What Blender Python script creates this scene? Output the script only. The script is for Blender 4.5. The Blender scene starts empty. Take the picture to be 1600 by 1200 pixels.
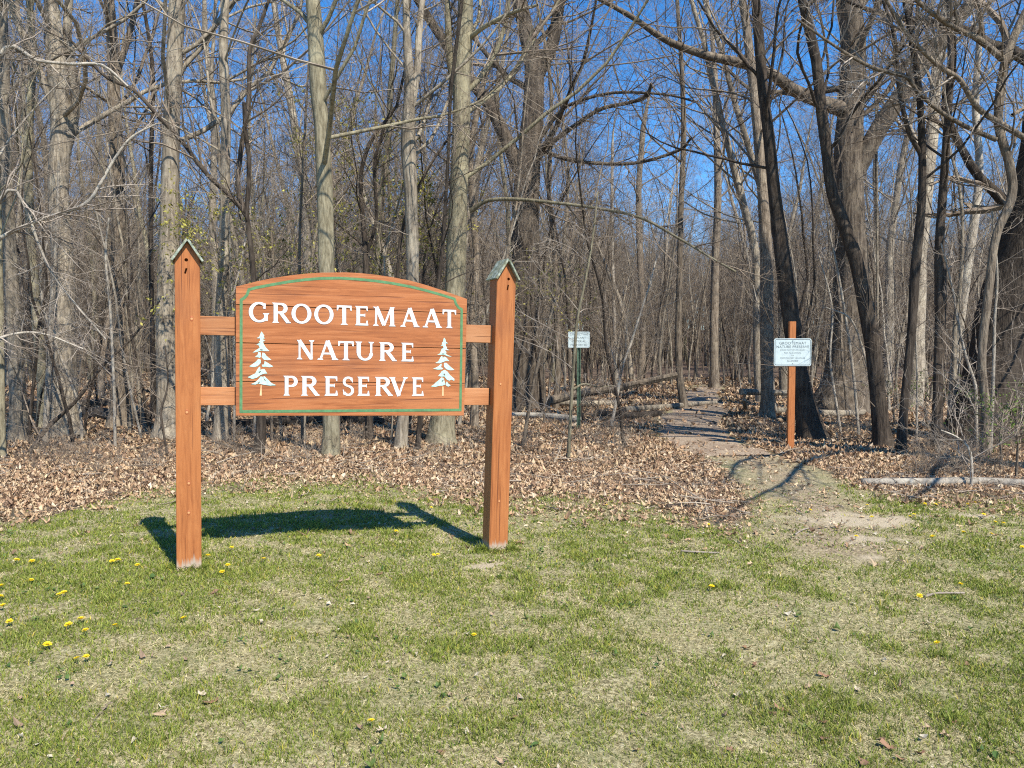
import bpy, bmesh, math, random
import numpy as np
from mathutils import Vector, Matrix

# ------------------------------------------------------------------ camera, world, sun
sc = bpy.context.scene
F = 1209.0
PITCH = math.atan(50 / F)
EYE = 1.6
cam = bpy.data.cameras.new('camera')
cam.sensor_width = 36; cam.lens = F / 1600 * 36
cam.clip_start = 0.05; cam.clip_end = 3000
camo = bpy.data.objects.new('camera', cam)
sc.collection.objects.link(camo)
camo.location = (0, 0, EYE)
camo.rotation_euler = (math.pi / 2 - PITCH, 0, 0)
sc.camera = camo

SUN_ELEV = math.radians(50)
sun_h = (0.546, -0.838)
w = bpy.data.worlds.new('World'); sc.world = w; w.use_nodes = True
nt = w.node_tree; nt.nodes.clear()
sky = nt.nodes.new('ShaderNodeTexSky'); sky.sky_type = 'NISHITA'; sky.sun_disc = False
sky.sun_elevation = SUN_ELEV
sky.sun_rotation = math.atan2(sun_h[0], sun_h[1])
sky.altitude = 1800; sky.air_density = 1.0; sky.dust_density = 0.0; sky.ozone_density = 4.0
bg = nt.nodes.new('ShaderNodeBackground'); bg.inputs['Strength'].default_value = 0.09
out = nt.nodes.new('ShaderNodeOutputWorld')
hs = nt.nodes.new('ShaderNodeHueSaturation'); hs.inputs['Saturation'].default_value = 1.28; hs.inputs['Value'].default_value = 1.75
nt.links.new(sky.outputs[0], hs.inputs['Color']); nt.links.new(hs.outputs[0], bg.inputs['Color']); nt.links.new(bg.outputs[0], out.inputs['Surface'])
sl = bpy.data.lights.new('sun', 'SUN'); sl.energy = 5.0; sl.angle = math.radians(0.5); sl.color = (1.0, 0.93, 0.82)
so = bpy.data.objects.new('sun', sl); sc.collection.objects.link(so)
sd = Vector((sun_h[0] * math.cos(SUN_ELEV), sun_h[1] * math.cos(SUN_ELEV), math.sin(SUN_ELEV)))
so.rotation_euler = sd.to_track_quat('Z', 'Y').to_euler(); so.location = (8, -12, 20)
sc.view_settings.view_transform = 'Standard'; sc.view_settings.look = 'None'
sc.view_settings.exposure = 0.7; sc.view_settings.gamma = 1.0
sc.view_settings.use_curve_mapping = False
sc.cycles.pixel_filter_type = 'BLACKMAN_HARRIS'; sc.cycles.filter_width = 1.15
sc.cycles.use_denoising = False
sc.cycles.max_bounces = 6; sc.cycles.diffuse_bounces = 3; sc.cycles.transparent_max_bounces = 4

RS = np.random.RandomState
C = sc.collection

# ------------------------------------------------------------------ pixel rays and the ground's height
def ray(px, py):
    u = (px - 800) / F; v = -(py - 600) / F
    return np.array([u, math.cos(PITCH) + v * math.sin(PITCH), -math.sin(PITCH) + v * math.cos(PITCH)])

def sstep(a, b, x):
    t = np.clip((np.asarray(x, float) - a) / (b - a), 0, 1)
    return t * t * (3 - 2 * t)

_tab = RS(5).rand(256, 256)
def vnoise(x, y, s=1.0):
    x = np.asarray(x, float) / s + 91.3; y = np.asarray(y, float) / s + 47.7
    xi = np.floor(x).astype(int); yi = np.floor(y).astype(int)
    fx = x - xi; fy = y - yi
    fx = fx * fx * (3 - 2 * fx); fy = fy * fy * (3 - 2 * fy)
    g = lambda i, j: _tab[i % 256, j % 256]
    return (g(xi, yi) * (1 - fx) + g(xi + 1, yi) * fx) * (1 - fy) + (g(xi, yi + 1) * (1 - fx) + g(xi + 1, yi + 1) * fx) * fy
def fnoise(x, y, s=1.0):
    return 0.5 * vnoise(x, y, s) + 0.28 * vnoise(x + 17, y - 5, s * .48) + 0.22 * vnoise(x - 31, y + 9, s * .21)

def hgt(x, y):
    x = np.asarray(x, float); y = np.asarray(y, float)
    h = -0.09 * sstep(-2.2, -0.2, x)
    h = h + 0.03 * (fnoise(x, y, 1.3) - .5) + 0.22 * (vnoise(x, y, 9.0) - .5) * sstep(16, 24, y)
    h = h + 0.8 * sstep(22, 70, y) * (vnoise(x, y, 28.0) - .25) + 7 * sstep(70, 190, y)
    return h
def G(px, py):
    r = ray(px, py); z = 0.0
    for _ in range(12):
        t = (z - EYE) / r[2]
        p = r * t; z = float(hgt(p[0], p[1]))
    return np.array([p[0], p[1], z])
def at(px, py, Y):
    r = ray(px, py); t = Y / r[1]
    return np.array([0, 0, EYE]) + r * t

# ------------------------------------------------------------------ object helpers
def link(o, parent=None):
    C.objects.link(o)
    if parent is not None: o.parent = parent
    return o
def tag(o, label=None, cat=None, group=None, kind=None):
    if label: o['label'] = label
    if cat: o['category'] = cat
    if group: o['group'] = group
    if kind: o['kind'] = kind
    return o
def empty(name, loc, rot=(0, 0, 0)):
    o = bpy.data.objects.new(name, None); o.location = [float(a) for a in loc]; o.rotation_euler = rot
    o.empty_display_size = .1
    return link(o)
def mesh_np(name, V, polys, mat, smooth=False, attr=None):
    """polys: list of int arrays [n,k]."""
    me = bpy.data.meshes.new(name)
    V = np.ascontiguousarray(V, dtype=np.float32)
    polys = [np.asarray(p, dtype=np.int32) for p in polys if len(p)]
    me.vertices.add(len(V)); me.vertices.foreach_set('co', V.ravel())
    nl = sum(p.size for p in polys); npl = sum(len(p) for p in polys)
    me.loops.add(nl); me.loops.foreach_set('vertex_index', np.concatenate([p.ravel() for p in polys]))
    me.polygons.add(npl)
    tot = np.concatenate([np.full(len(p), p.shape[1], np.int32) for p in polys])
    st = np.concatenate([[0], np.cumsum(tot)[:-1]]).astype(np.int32)
    me.polygons.foreach_set('loop_start', st); me.polygons.foreach_set('loop_total', tot)
    me.polygons.foreach_set('use_smooth', np.full(npl, smooth))
    if attr:
        for k, v in attr.items():
            if v.ndim == 2:
                a = me.attributes.new(k, 'FLOAT_COLOR', 'POINT')
                c = np.ones((len(V), 4), np.float32); c[:, :v.shape[1]] = v
                a.data.foreach_set('color', c.ravel())
            else:
                a = me.attributes.new(k, 'FLOAT', 'POINT'); a.data.foreach_set('value', v.astype(np.float32))
    me.update(calc_edges=True); me.validate()
    if mat: me.materials.append(mat)
    return me
def obj(name, me, parent=None, loc=None):
    o = bpy.data.objects.new(name, me)
    if loc is not None: o.location = [float(a) for a in loc]
    return link(o, parent)

# ------------------------------------------------------------------ materials
def newmat(name, rough=0.85):
    m = bpy.data.materials.new(name); m.use_nodes = True
    n = m.node_tree; b = n.nodes['Principled BSDF']
    b.inputs['Roughness'].default_value = rough
    b.inputs['Specular IOR Level'].default_value = 0.25
    return m, n, b
def N(n, t, **k):
    x = n.nodes.new(t)
    for a, v in k.items(): setattr(x, a, v)
    return x
def ramp(n, stops, fac=None):
    r = N(n, 'ShaderNodeValToRGB'); e = r.color_ramp.elements
    while len(e) > 1: e.remove(e[-1])
    e[0].position = stops[0][0]; e[0].color = (*stops[0][1], 1)
    for p, c in stops[1:]:
        q = e.new(p); q.color = (*c, 1)
    if fac is not None: n.links.new(fac, r.inputs[0])
    return r
def noise(n, vec, scale, detail=4, rough=.55, dist=0.0):
    x = N(n, 'ShaderNodeTexNoise'); x.inputs['Scale'].default_value = scale
    x.inputs['Detail'].default_value = detail; x.inputs['Roughness'].default_value = rough
    x.inputs['Distortion'].default_value = dist
    if vec is not None: n.links.new(vec, x.inputs['Vector'])
    return x
def mapping(n, src, scale=(1, 1, 1), rot=(0, 0, 0)):
    m = N(n, 'ShaderNodeMapping'); m.inputs['Scale'].default_value = scale; m.inputs['Rotation'].default_value = rot
    n.links.new(src, m.inputs['Vector']); return m.outputs[0]
def mixc(n, a, b, fac, mode='MIX'):
    x = N(n, 'ShaderNodeMix', data_type='RGBA', blend_type=mode)
    for s, v in ((x.inputs[0], fac), (x.inputs[6], a), (x.inputs[7], b)):
        if isinstance(v, (int, float)): s.default_value = v
        elif isinstance(v, tuple): s.default_value = (*v, 1)
        else: n.links.new(v, s)
    return x.outputs[2]
def math_(n, op, a, b=0.0):
    x = N(n, 'ShaderNodeMath', operation=op)
    for s, v in ((x.inputs[0], a), (x.inputs[1], b)):
        if isinstance(v, (int, float)): s.default_value = v
        else: n.links.new(v, s)
    return x.outputs[0]
def bump(n, b, h, strength=.5, dist=.02):
    x = N(n, 'ShaderNodeBump'); x.inputs['Strength'].default_value = strength; x.inputs['Distance'].default_value = dist
    n.links.new(h, x.inputs['Height']); n.links.new(x.outputs[0], b.inputs['Normal'])

def bark(name, dark, mid, light, furrow=9.0, stretch=.16, bstr=.8, lichen=.0):
    m, n, b = newmat(name, .92)
    tc = N(n, 'ShaderNodeTexCoord').outputs['Object']
    v = mapping(n, tc, (1, 1, stretch))
    f1 = noise(n, v, furrow * 2.2, 5, .62, .4)
    big = noise(n, mapping(n, tc, (1, 1, .5)), 1.1, 3, .5)
    r = ramp(n, [(.30, dark), (.47, mid), (.68, light)], f1.outputs[0])
    col = mixc(n, r.outputs[0], mid, math_(n, 'MULTIPLY', big.outputs[0], .3))
    patch = ramp(n, [(.52, (0, 0, 0)), (.66, (1, 1, 1))], noise(n, tc, 2.6, 4, .6).outputs[0])
    lc = tuple(min(1, c * 1.35) for c in light)
    col = mixc(n, col, (lc[0], lc[1] * 1.02, lc[2] * .98), math_(n, 'MULTIPLY', patch.outputs[0], .35 + lichen))
    oi = N(n, 'ShaderNodeObjectInfo').outputs['Random']
    br = math_(n, 'ADD', math_(n, 'MULTIPLY', oi, .5), .75)
    col = mixc(n, col, N_rgb(n, br), 1.0, 'MULTIPLY')
    n.links.new(col, b.inputs['Base Color'])
    bump(n, b, f1.outputs[0], bstr, .05)
    return m
def N_rgb(n, v):
    x = N(n, 'ShaderNodeCombineColor')
    for i in range(3): n.links.new(v, x.inputs[i])
    return x.outputs[0]

B_GREY = bark('grey_bark', (.05, .04, .029), (.215, .18, .132), (.39, .335, .255), 11, .14, .6, .1)
B_BROWN = bark('brown_bark', (.038, .029, .021), (.15, .118, .085), (.30, .245, .18), 10, .16, .9)
B_DARK = bark('dark_bark', (.016, .012, .009), (.050, .038, .028), (.105, .083, .063), 10, .16, .9)
B_OAK = bark('furrowed_bark', (.018, .014, .010), (.10, .077, .055), (.23, .187, .137), 6.5, .12, 1.0)
B_OAKD = bark('dark_furrowed_bark', (.013, .010, .007), (.062, .048, .035), (.15, .12, .088), 7, .12, 1.0)
B_YEL = bark('yellowish_bark', (.07, .057, .034), (.19, .165, .105), (.31, .275, .185), 12, .2, .5, .1)
B_PALE = bark('pale_bark', (.13, .11, .08), (.28, .245, .195), (.42, .38, .315), 16, .3, .4, .1)
def twigmat(name, c, c2):
    m, n, b = newmat(name, .8)
    g = N(n, 'ShaderNodeNewGeometry')
    nz = noise(n, g.outputs['Position'], 1.7, 2)
    col = mixc(n, c, c2, ramp(n, [(.4, (0, 0, 0)), (.6, (1, 1, 1))], nz.outputs[0]).outputs[0])
    n.links.new(col, b.inputs['Base Color'])
    return m
T_GREY = twigmat('grey_twig', (.32, .265, .20), (.18, .145, .108))
T_BROWN = twigmat('brown_twig', (.235, .185, .135), (.12, .093, .068))
T_PALE = twigmat('pale_twig', (.33, .28, .225), (.19, .155, .12))

# ------------------------------------------------------------------ tube and branch makers
def nrm(a): return a / np.maximum(np.linalg.norm(a, axis=-1, keepdims=True), 1e-9)
def tubes(P, R, S, jit=None, rng=None):
    n, K, _ = P.shape
    T = nrm(np.gradient(P, axis=1))
    D = nrm(P[:, -1] - P[:, 0])
    ref = np.where(np.abs(D[:, 2:3]) < .8, np.array([[0, 0, 1.]]), np.array([[1., 0, 0]]))[:, None, :]
    A = nrm(np.cross(T, np.broadcast_to(ref, T.shape))); B = np.cross(T, A)
    a = 2 * np.pi * np.arange(S) / S
    rr = R[..., None] * np.ones(S)
    if jit is not None: rr = rr * jit
    V = P[:, :, None] + rr[..., None] * (np.cos(a)[:, None] * A[:, :, None] + np.sin(a)[:, None] * B[:, :, None])
    i = np.arange(n)[:, None, None] * K * S + np.arange(K - 1)[None, :, None] * S
    s = np.arange(S)[None, None]; s2 = (s + 1) % S
    Q = np.stack([i + s, i + s2, i + S + s2, i + S + s], -1).reshape(-1, 4)
    return V.reshape(-1, 3), Q
def join(parts):
    V = []; Q = []; o = 0
    for v, q in parts:
        V.append(v); Q.append(q + o); o += len(v)
    return np.concatenate(V), np.concatenate(Q)
def walk(rng, start, d, L, r, K, curl, up, rend=.3):
    n = len(start); P = np.empty((n, K, 3)); P[:, 0] = start
    step = (L / (K - 1))[:, None]; d = nrm(d)
    for k in range(1, K):
        d = nrm(d + curl * rng.normal(size=(n, 3)) + np.array([0, 0, up]))
        P[:, k] = P[:, k - 1] + d * step
    R = r[:, None] * np.linspace(1, rend, K)[None]
    return P, R
def kids(rng, P, R, L, m, t0, ang, ratio, K, curl, up, rratio=.55, rend=.35, rmin=.0025, t1=.98):
    n, KK, _ = P.shape
    t = t0 + (t1 - t0) * (np.arange(m)[None] + rng.rand(n, m)) / m
    f = t * (KK - 1); i = np.minimum(f.astype(int), KK - 2); fr = f - i
    ii = np.arange(n)[:, None]
    p = P[ii, i] * (1 - fr[..., None]) + P[ii, i + 1] * fr[..., None]
    T = nrm(P[ii, i + 1] - P[ii, i])
    q = rng.normal(size=(n, m, 3)); q = nrm(q - (q * T).sum(-1, keepdims=True) * T)
    a = np.radians(ang + 12 * rng.normal(size=(n, m, 1)))
    d = np.cos(a) * T + np.sin(a) * q
    l = ratio * L[:, None] * (1.15 - .65 * (t - t0) / (1.001 - t0)) * (.7 + .6 * rng.rand(n, m))
    rl = R[ii, i] * (1 - fr) + R[ii, i + 1] * fr
    r = np.maximum(rl * rratio * (.75 + .5 * rng.rand(n, m)), rmin)
    l = l.ravel()
    P2, R2 = walk(rng, p.reshape(-1, 3), d.reshape(-1, 3), l, r.ravel(), K, curl, up, rend)
    return P2, R2, l
def ramify(rng, P, R, L, spec):
    """spec rows: m, t0, angle, length ratio, K, sides, curl, up"""
    out = []
    for (m, t0, ang, ra, K, S, curl, up) in spec:
        P, R, L = kids(rng, P, R, L, m, t0, ang, ra, K, curl, up)
        out.append(tubes(P, R, S))
    return out
def catmull(pts, K):
    p = np.asarray(pts, float); n = len(p)
    if n == 2:
        t = np.linspace(0, 1, K)[:, None]; return p[0] * (1 - t) + p[1] * t
    q = np.vstack([2 * p[0] - p[1], p, 2 * p[-1] - p[-2]])
    seg = np.linalg.norm(np.diff(p[:, :3], axis=0), axis=1); cs = np.concatenate([[0], np.cumsum(seg)])
    s = np.linspace(0, cs[-1], K); i = np.clip(np.searchsorted(cs, s, 'right') - 1, 0, n - 2)
    t = ((s - cs[i]) / np.maximum(seg[i], 1e-9))[:, None]
    a, b, c, d = q[i], q[i + 1], q[i + 2], q[i + 3]
    return .5 * (2 * b + (c - a) * t + (2 * a - 5 * b + 4 * c - d) * t * t + (3 * b - a - 3 * c + d) * t ** 3)
def trunk_tube(rng, P, R, S, rough=.07, flare=.6):
    K = len(P)
    ph = rng.rand(8) * 6.28
    a = 2 * np.pi * np.arange(S) / S; z = P[:, 2] - P[0, 2]
    j = 1 + rough * (np.sin(2 * a[None] + z[:, None] * 1.1 + ph[0]) * .5 + np.sin(3 * a[None] - z[:, None] * .8 + ph[1]) * .4
                     + np.sin(5 * a[None] + ph[2] + np.sin(z[:, None] * 2 + ph[3])) * .35)
    j = j + rough * .45 * (rng.rand(K, S) - .5)
    k = rng.rand(K) ; k = (k + np.roll(k, 1)) * .5
    j = j * (1 + rough * .7 * (k - .5))[:, None]
    rg_ = rng.rand(4, S) - .5; dr = np.clip(z / max(z[-1], .1), 0, 1)[:, None] * 3
    i0 = np.minimum(dr.astype(int), 2); f0 = dr - i0
    j = j + rough * .9 * (rg_[i0[:, 0]] * (1 - f0) + rg_[i0[:, 0] + 1] * f0)
    fl = np.exp(-z / .28)[:, None] * flare * (.45 + .55 * np.sin(4 * a[None] + ph[4]) * .6 + .25 * np.sin(7 * a[None] + ph[5]))
    j = j + fl
    return tubes(P[None], R[None], S, j[None])

TW = [(7, .15, 45, .42, 6, 4, .16, .02), (6, .1, 42, .45, 4, 3, .2, .02), (4, .1, 40, .5, 3, 3, .25, .0)]

# ------------------------------------------------------------------ lawn edge, trail, bare patches
edge_px = [(-500, 870), (-150, 845), (0, 832), (60, 815), (130, 792), (250, 768), (400, 752), (560, 748), (640, 764), (720, 778), (800, 785),
           (950, 795), (1060, 806), (1130, 822), (1185, 818), (1205, 790), (1235, 772), (1290, 764), (1330, 788), (1450, 787), (1600, 790), (1850, 800), (2200, 820)]
edge_w = np.array([G(*p)[:2] for p in edge_px]); edge_w = edge_w[np.argsort(edge_w[:, 0])]
path_px = [(1330, 850), (1290, 800), (1240, 760), (1165, 715), (1098, 692), (1080, 667), (1083, 650), (1098, 634), (1092, 617), (1110, 604)]
path_w = catmull([np.append(G(*p)[:2], 0) for p in path_px], 70)[:, :2]
def pathdist(x, y):
    x = np.asarray(x, float).ravel(); y = np.asarray(y, float).ravel()
    d = np.full(x.shape, 1e9)
    for i in range(0, len(path_w)):
        d = np.minimum(d, np.hypot(x - path_w[i, 0], y - path_w[i, 1]))
    return d
def litter_mask(x, y):
    e = np.interp(x, edge_w[:, 0], edge_w[:, 1])
    wob = (fnoise(x, y, .8) - .5) * 1.5
    s = sstep(-1.4, 1.2, y + wob + (fnoise(x + 11, y, .35) - .5) * 1.2 - e) ** 1.6
    pd = pathdist(x, y).reshape(np.shape(x))
    wob2 = (fnoise(np.asarray(x) + 40, y, .5) - .5) * .7
    return s * sstep(.55, .95, pd + wob2 * .8)
bare_px = [(1335, 812, 105, 10), (1372, 843, 55, 7), (1360, 873, 30, 4), (748, 884, 28, 7), (1540, 806, 36, 4)]
bare_w = []
for px, py, rx, ry in bare_px:
    c = G(px, py); a = G(px + rx, py); b = G(px, py - ry)
    bare_w.append((c[0], c[1], abs(a[0] - c[0]), abs(b[1] - c[1])))
def bare_mask(x, y):
    m = np.zeros(np.shape(x))
    for cx, cy, rx, ry in bare_w:
        d = np.sqrt(((x - cx) / rx) ** 2 + ((y - cy) / ry) ** 2) + (fnoise(x, y, .16) - .5) * 2.2
        m = np.maximum(m, 1 - sstep(.65, 1.15, d))
    return m
def trod_mask(x, y):      # worn strip where the trail runs out over the lawn
    pd = pathdist(x, y).reshape(np.shape(x)) + (fnoise(x, y, .5) - .5) * .8
    return 1 - sstep(.1, .85, pd)

# ground: one sheet
def axis_(lo, hi, fine, far, growth=1.12):
    a = list(np.arange(lo, hi + 1e-6, fine)); s = fine
    while a[-1] < far: s *= growth; a.append(a[-1] + s)
    s = fine; b = []
    x = lo
    while x > -far: s *= growth; x -= s; b.append(x)
    return np.array(b[::-1] + a)
gx = axis_(-8, 11, .1, 420); gy = axis_(1.5, 18, .1, 420)
X, Y = np.meshgrid(gx, gy); Z = hgt(X, Y)
nearm = (np.abs(X) < 14) & (Y < 30) & (Y > 0)
lm = litter_mask(X, Y)
Z = Z + nearm * (.012 * (fnoise(X, Y, .25) - .5) + lm * .035 * (fnoise(X + 9, Y, .3) - .5))
Z = Z - (1 - lm) * .0
nx, ny = len(gx), len(gy)
i = np.arange(nx - 1)[None] + np.arange(ny - 1)[:, None] * nx
quads = np.stack([i, i + 1, i + nx + 1, i + nx], -1).reshape(-1, 4)
mask = np.stack([lm.ravel(), bare_mask(X, Y).ravel(), trod_mask(X, Y).ravel()], -1)
gm, n, b = newmat('ground_soil', .95)
at_ = N(n, 'ShaderNodeAttribute', attribute_name='mask')
sep = N(n, 'ShaderNodeSeparateColor'); n.links.new(at_.outputs['Color'], sep.inputs[0])
pos = N(n, 'ShaderNodeTexCoord').outputs['Object']
n1 = noise(n, pos, 38, 6, .7); n2 = noise(n, pos, 3.2, 4, .6); n3 = noise(n, pos, 130, 3, .6)
thatch = ramp(n, [(.38, (.10, .085, .04)), (.49, (.27, .235, .12)), (.60, (.47, .42, .25))], n1.outputs[0])
thatch2 = mixc(n, thatch.outputs[0], (.13, .15, .05), ramp(n, [(.45, (0, 0, 0)), (.62, (.45, .45, .45))], n2.outputs[0]).outputs[0])
soil = ramp(n, [(.36, (.035, .025, .018)), (.5, (.13, .09, .062)), (.66, (.30, .215, .155))], n1.outputs[0])
sand = ramp(n, [(.35, (.24, .19, .12)), (.6, (.54, .46, .32))], n3.outputs[0])
earth = ramp(n, [(.36, (.14, .10, .062)), (.5, (.28, .215, .14)), (.62, (.43, .345, .235))], n1.outputs[0])
col = mixc(n, thatch2, earth.outputs[0], math_(n, 'MULTIPLY', sep.outputs[2], .85))
col = mixc(n, col, soil.outputs[0], sep.outputs[0])
col = mixc(n, col, sand.outputs[0], sep.outputs[1])
n.links.new(col, b.inputs['Base Color']); bump(n, b, n1.outputs[0], .7, .03)
ground = obj('ground', mesh_np('ground', np.stack([X.ravel(), Y.ravel(), Z.ravel()], -1), [quads], gm, True, {'mask': mask}))
tag(ground, kind='structure')

# trail: a trodden sheet just above the ground
K = len(path_w); tang = nrm(np.gradient(path_w, axis=0)); nor = np.stack([-tang[:, 1], tang[:, 0]], -1)
W = 12; us = np.linspace(-1, 1, W)
hw = np.interp(np.arange(K), [0, 14, 26, 45, K - 1], [.35, .70, .8, .75, .6])
edgej = 1 + .28 * (RS(3).rand(K, 2) - .5)
hwu = np.where(us[None] < 0, edgej[:, :1], edgej[:, 1:]) * hw[:, None]
PX = path_w[:, None, 0] + nor[:, None, 0] * us[None] * hwu; PY = path_w[:, None, 1] + nor[:, None, 1] * us[None] * hwu
PZ = hgt(PX, PY) + .016 - .02 * np.abs(us[None]) ** 4 + .008 * (fnoise(PX, PY, .25) - .5)
start = 13
sl_ = slice(start, None); PX, PY, PZ = PX[sl_], PY[sl_], PZ[sl_]; K2 = PX.shape[0]
i = np.arange(W - 1)[None] + np.arange(K2 - 1)[:, None] * W
quads = np.stack([i, i + W, i + W + 1, i + 1], -1).reshape(-1, 4)
pm, n, b = newmat('trodden_earth', .95)
pos = N(n, 'ShaderNodeTexCoord').outputs['Object']
n1 = noise(n, pos, 26, 6, .7); n2 = noise(n, pos, 2.0, 4, .6)
c1 = ramp(n, [(.36, (.13, .092, .06)), (.5, (.28, .215, .15)), (.62, (.47, .38, .275))], n1.outputs[0])
col = mixc(n, c1.outputs[0], (.19, .13, .09), ramp(n, [(.45, (0, 0, 0)), (.65, (.7, .7, .7))], n2.outputs[0]).outputs[0])
n.links.new(col, b.inputs['Base Color']); bump(n, b, n1.outputs[0], .6, .03)
trail = obj('trail', mesh_np('trail', np.stack([PX.ravel(), PY.ravel(), PZ.ravel()], -1), [quads], pm, True))
tag(trail, kind='structure')

# ------------------------------------------------------------------ grass blades
def attr_mat(name, rough=.8, trans=0.0):
    m, n, b = newmat(name, rough)
    a = N(n, 'ShaderNodeAttribute', attribute_name='col')
    n.links.new(a.outputs['Color'], b.inputs['Base Color'])
    if trans:
        t = N(n, 'ShaderNodeBsdfTranslucent'); n.links.new(a.outputs['Color'], t.inputs[0])
        mx = N(n, 'ShaderNodeMixShader'); mx.inputs[0].default_value = trans
        n.links.new(b.outputs[0], mx.inputs[1]); n.links.new(t.outputs[0], mx.inputs[2])
        n.links.new(mx.outputs[0], n.nodes['Material Output'].inputs[0])
    return m
GRASS = attr_mat('grass_blades', .6, .3)
LEAF = attr_mat('dry_leaves', .75, .12)
def scatter(rng, dens_rows):
    xs = []; ys = []
    for y0, y1, dens in dens_rows:
        xw = .70 * y1 + .35; area = 2 * xw * (y1 - y0); m = int(area * dens)
        ys.append(y0 + (y1 - y0) * rng.rand(m)); xs.append((rng.rand(m) * 2 - 1) * xw)
    return np.concatenate(xs), np.concatenate(ys)
rng = RS(11)
gxs, gys = scatter(rng, [(2.7, 3.6, 15500), (3.6, 4.6, 13000), (4.6, 5.8, 9500), (5.8, 7.2, 6000), (7.2, 8.8, 4000), (8.8, 10.2, 2400)])
ftx = []; fty = []        # uncut tufts against the two posts
for bx_, by_ in ((-2.38, 5.60), (-2.29, 5.64), (-.11, 6.48), (-.03, 6.51), (-2.47, 5.62), (-.20, 6.50)):
    ftx.append(bx_ + rng.normal(size=420) * .045); fty.append(by_ + rng.normal(size=420) * .025)
nft = 420 * 6; gxs = np.concatenate([gxs] + ftx); gys = np.concatenate([gys] + fty)
foot = np.zeros(len(gxs)); foot[-nft:] = 1
lit = litter_mask(gxs, gys); bar = bare_mask(gxs, gys); trod = trod_mask(gxs, gys)
green = fnoise(gxs, gys, .18) * .68 + fnoise(gxs + 60, gys, 1.0) * .32 - .03
# greener towards the left and the two lower corners, drier in the middle of the lawn
ppx = 800 + gxs / gys * F; ppy = 550 + EYE / gys * F
drift = .10 * np.exp(-((ppx - 250) / 330) ** 2 - ((ppy - 900) / 60) ** 2) + .13 * np.exp(-((ppx - 1600) / 220) ** 2 - ((ppy - 1090) / 90) ** 2) \
    + .09 * np.exp(-((ppx - 0) / 260) ** 2 - ((ppy - 1150) / 110) ** 2) - .08 * np.exp(-((ppx - 1250) / 260) ** 2 - ((ppy - 970) / 60) ** 2) \
    - .09 * np.exp(-((ppx - 420) / 300) ** 2 - ((ppy - 1030) / 35) ** 2) + .06 * np.exp(-((ppx - 650) / 400) ** 2 - ((ppy - 860) / 45) ** 2)
green = green + drift
keep = rng.rand(len(gxs)) > np.maximum.reduce([.93 * (pathdist(gxs, gys) < .62 + .5 * (fnoise(gxs, gys, .3) - .5)) * (gys > 9.3), lit * 1.02, bar * .93, trod * .38, .12 * (1 - sstep(.36, .50, green))])
gxs, gys, green, lit, trod, foot = gxs[keep], gys[keep], green[keep], lit[keep], trod[keep], foot[keep]
m = len(gxs)
isg = rng.rand(m) < np.clip(.12 + .68 * sstep(.36, .63, green) + .25 * (fnoise(gxs, gys, .16) - .5) - .35 * trod, .08, .93)
distw = np.clip(gys / 3.5, 1, 2.4)
tall = fnoise(gxs + 5, gys + 3, .3)
hh = np.where(isg, .016 + .026 * rng.rand(m) + .042 * sstep(.52, .75, tall) * rng.rand(m), .012 + .022 * rng.rand(m)) * (1 - .4 * trod) * (1 + .9 * foot)
ww = np.where(isg, .0016 + .0012 * rng.rand(m), .0014 + .0014 * rng.rand(m)) * distw
az = rng.rand(m) * 6.283; lean = np.where(isg, .25 + .8 * rng.rand(m), 1.2 + 2.2 * rng.rand(m))
bend = rng.rand(m) * .6
dx, dy = np.cos(az), np.sin(az)
faz = rng.rand(m) * 6.283
sx, sy = np.cos(faz) * ww, np.sin(faz) * ww
bz = hgt(gxs, gys) - .004
base = np.stack([gxs, gys, bz], -1)
lz = hh / np.sqrt(1 + lean ** 2); lr = lz * lean
mid = base + np.stack([dx * lr * .45, dy * lr * .45, lz * .58], -1)
tip = base + np.stack([dx * lr * (1 + bend), dy * lr * (1 + bend), lz], -1)
side = np.stack([sx, sy, np.zeros(m)], -1)
V = np.stack([base - side, base + side, mid - side * .8, mid + side * .8, tip], 1)
o = np.arange(m)[:, None] * 5
tris = np.concatenate([o + [0, 1, 3], o + [0, 3, 2], o + [2, 3, 4]])
v1 = rng.rand(m, 1); v2 = rng.rand(m, 1)
gcol = (1 - v1) * np.array([.115, .17, .024]) + v1 * np.array([.31, .335, .065])
gcol = gcol * (.75 + .5 * v2)
scol = (1 - v1) * np.array([.38, .325, .15]) + v1 * np.array([.68, .60, .34])
scol = scol * (.72 + .45 * v2)
yel = (rng.rand(m, 1) < .05)
gcol = np.where(yel, gcol * np.array([1.7, 1.25, 1.1]), gcol)
col = np.where(isg[:, None], gcol, scol)
me = mesh_np('lawn_grass', V.reshape(-1, 3), [tris], GRASS, False, {'col': np.repeat(col, 5, 0)})
grass = obj('lawn_grass', me)
tag(grass, 'short spring lawn of green and straw coloured grass blades', 'grass', kind='stuff')

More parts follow.
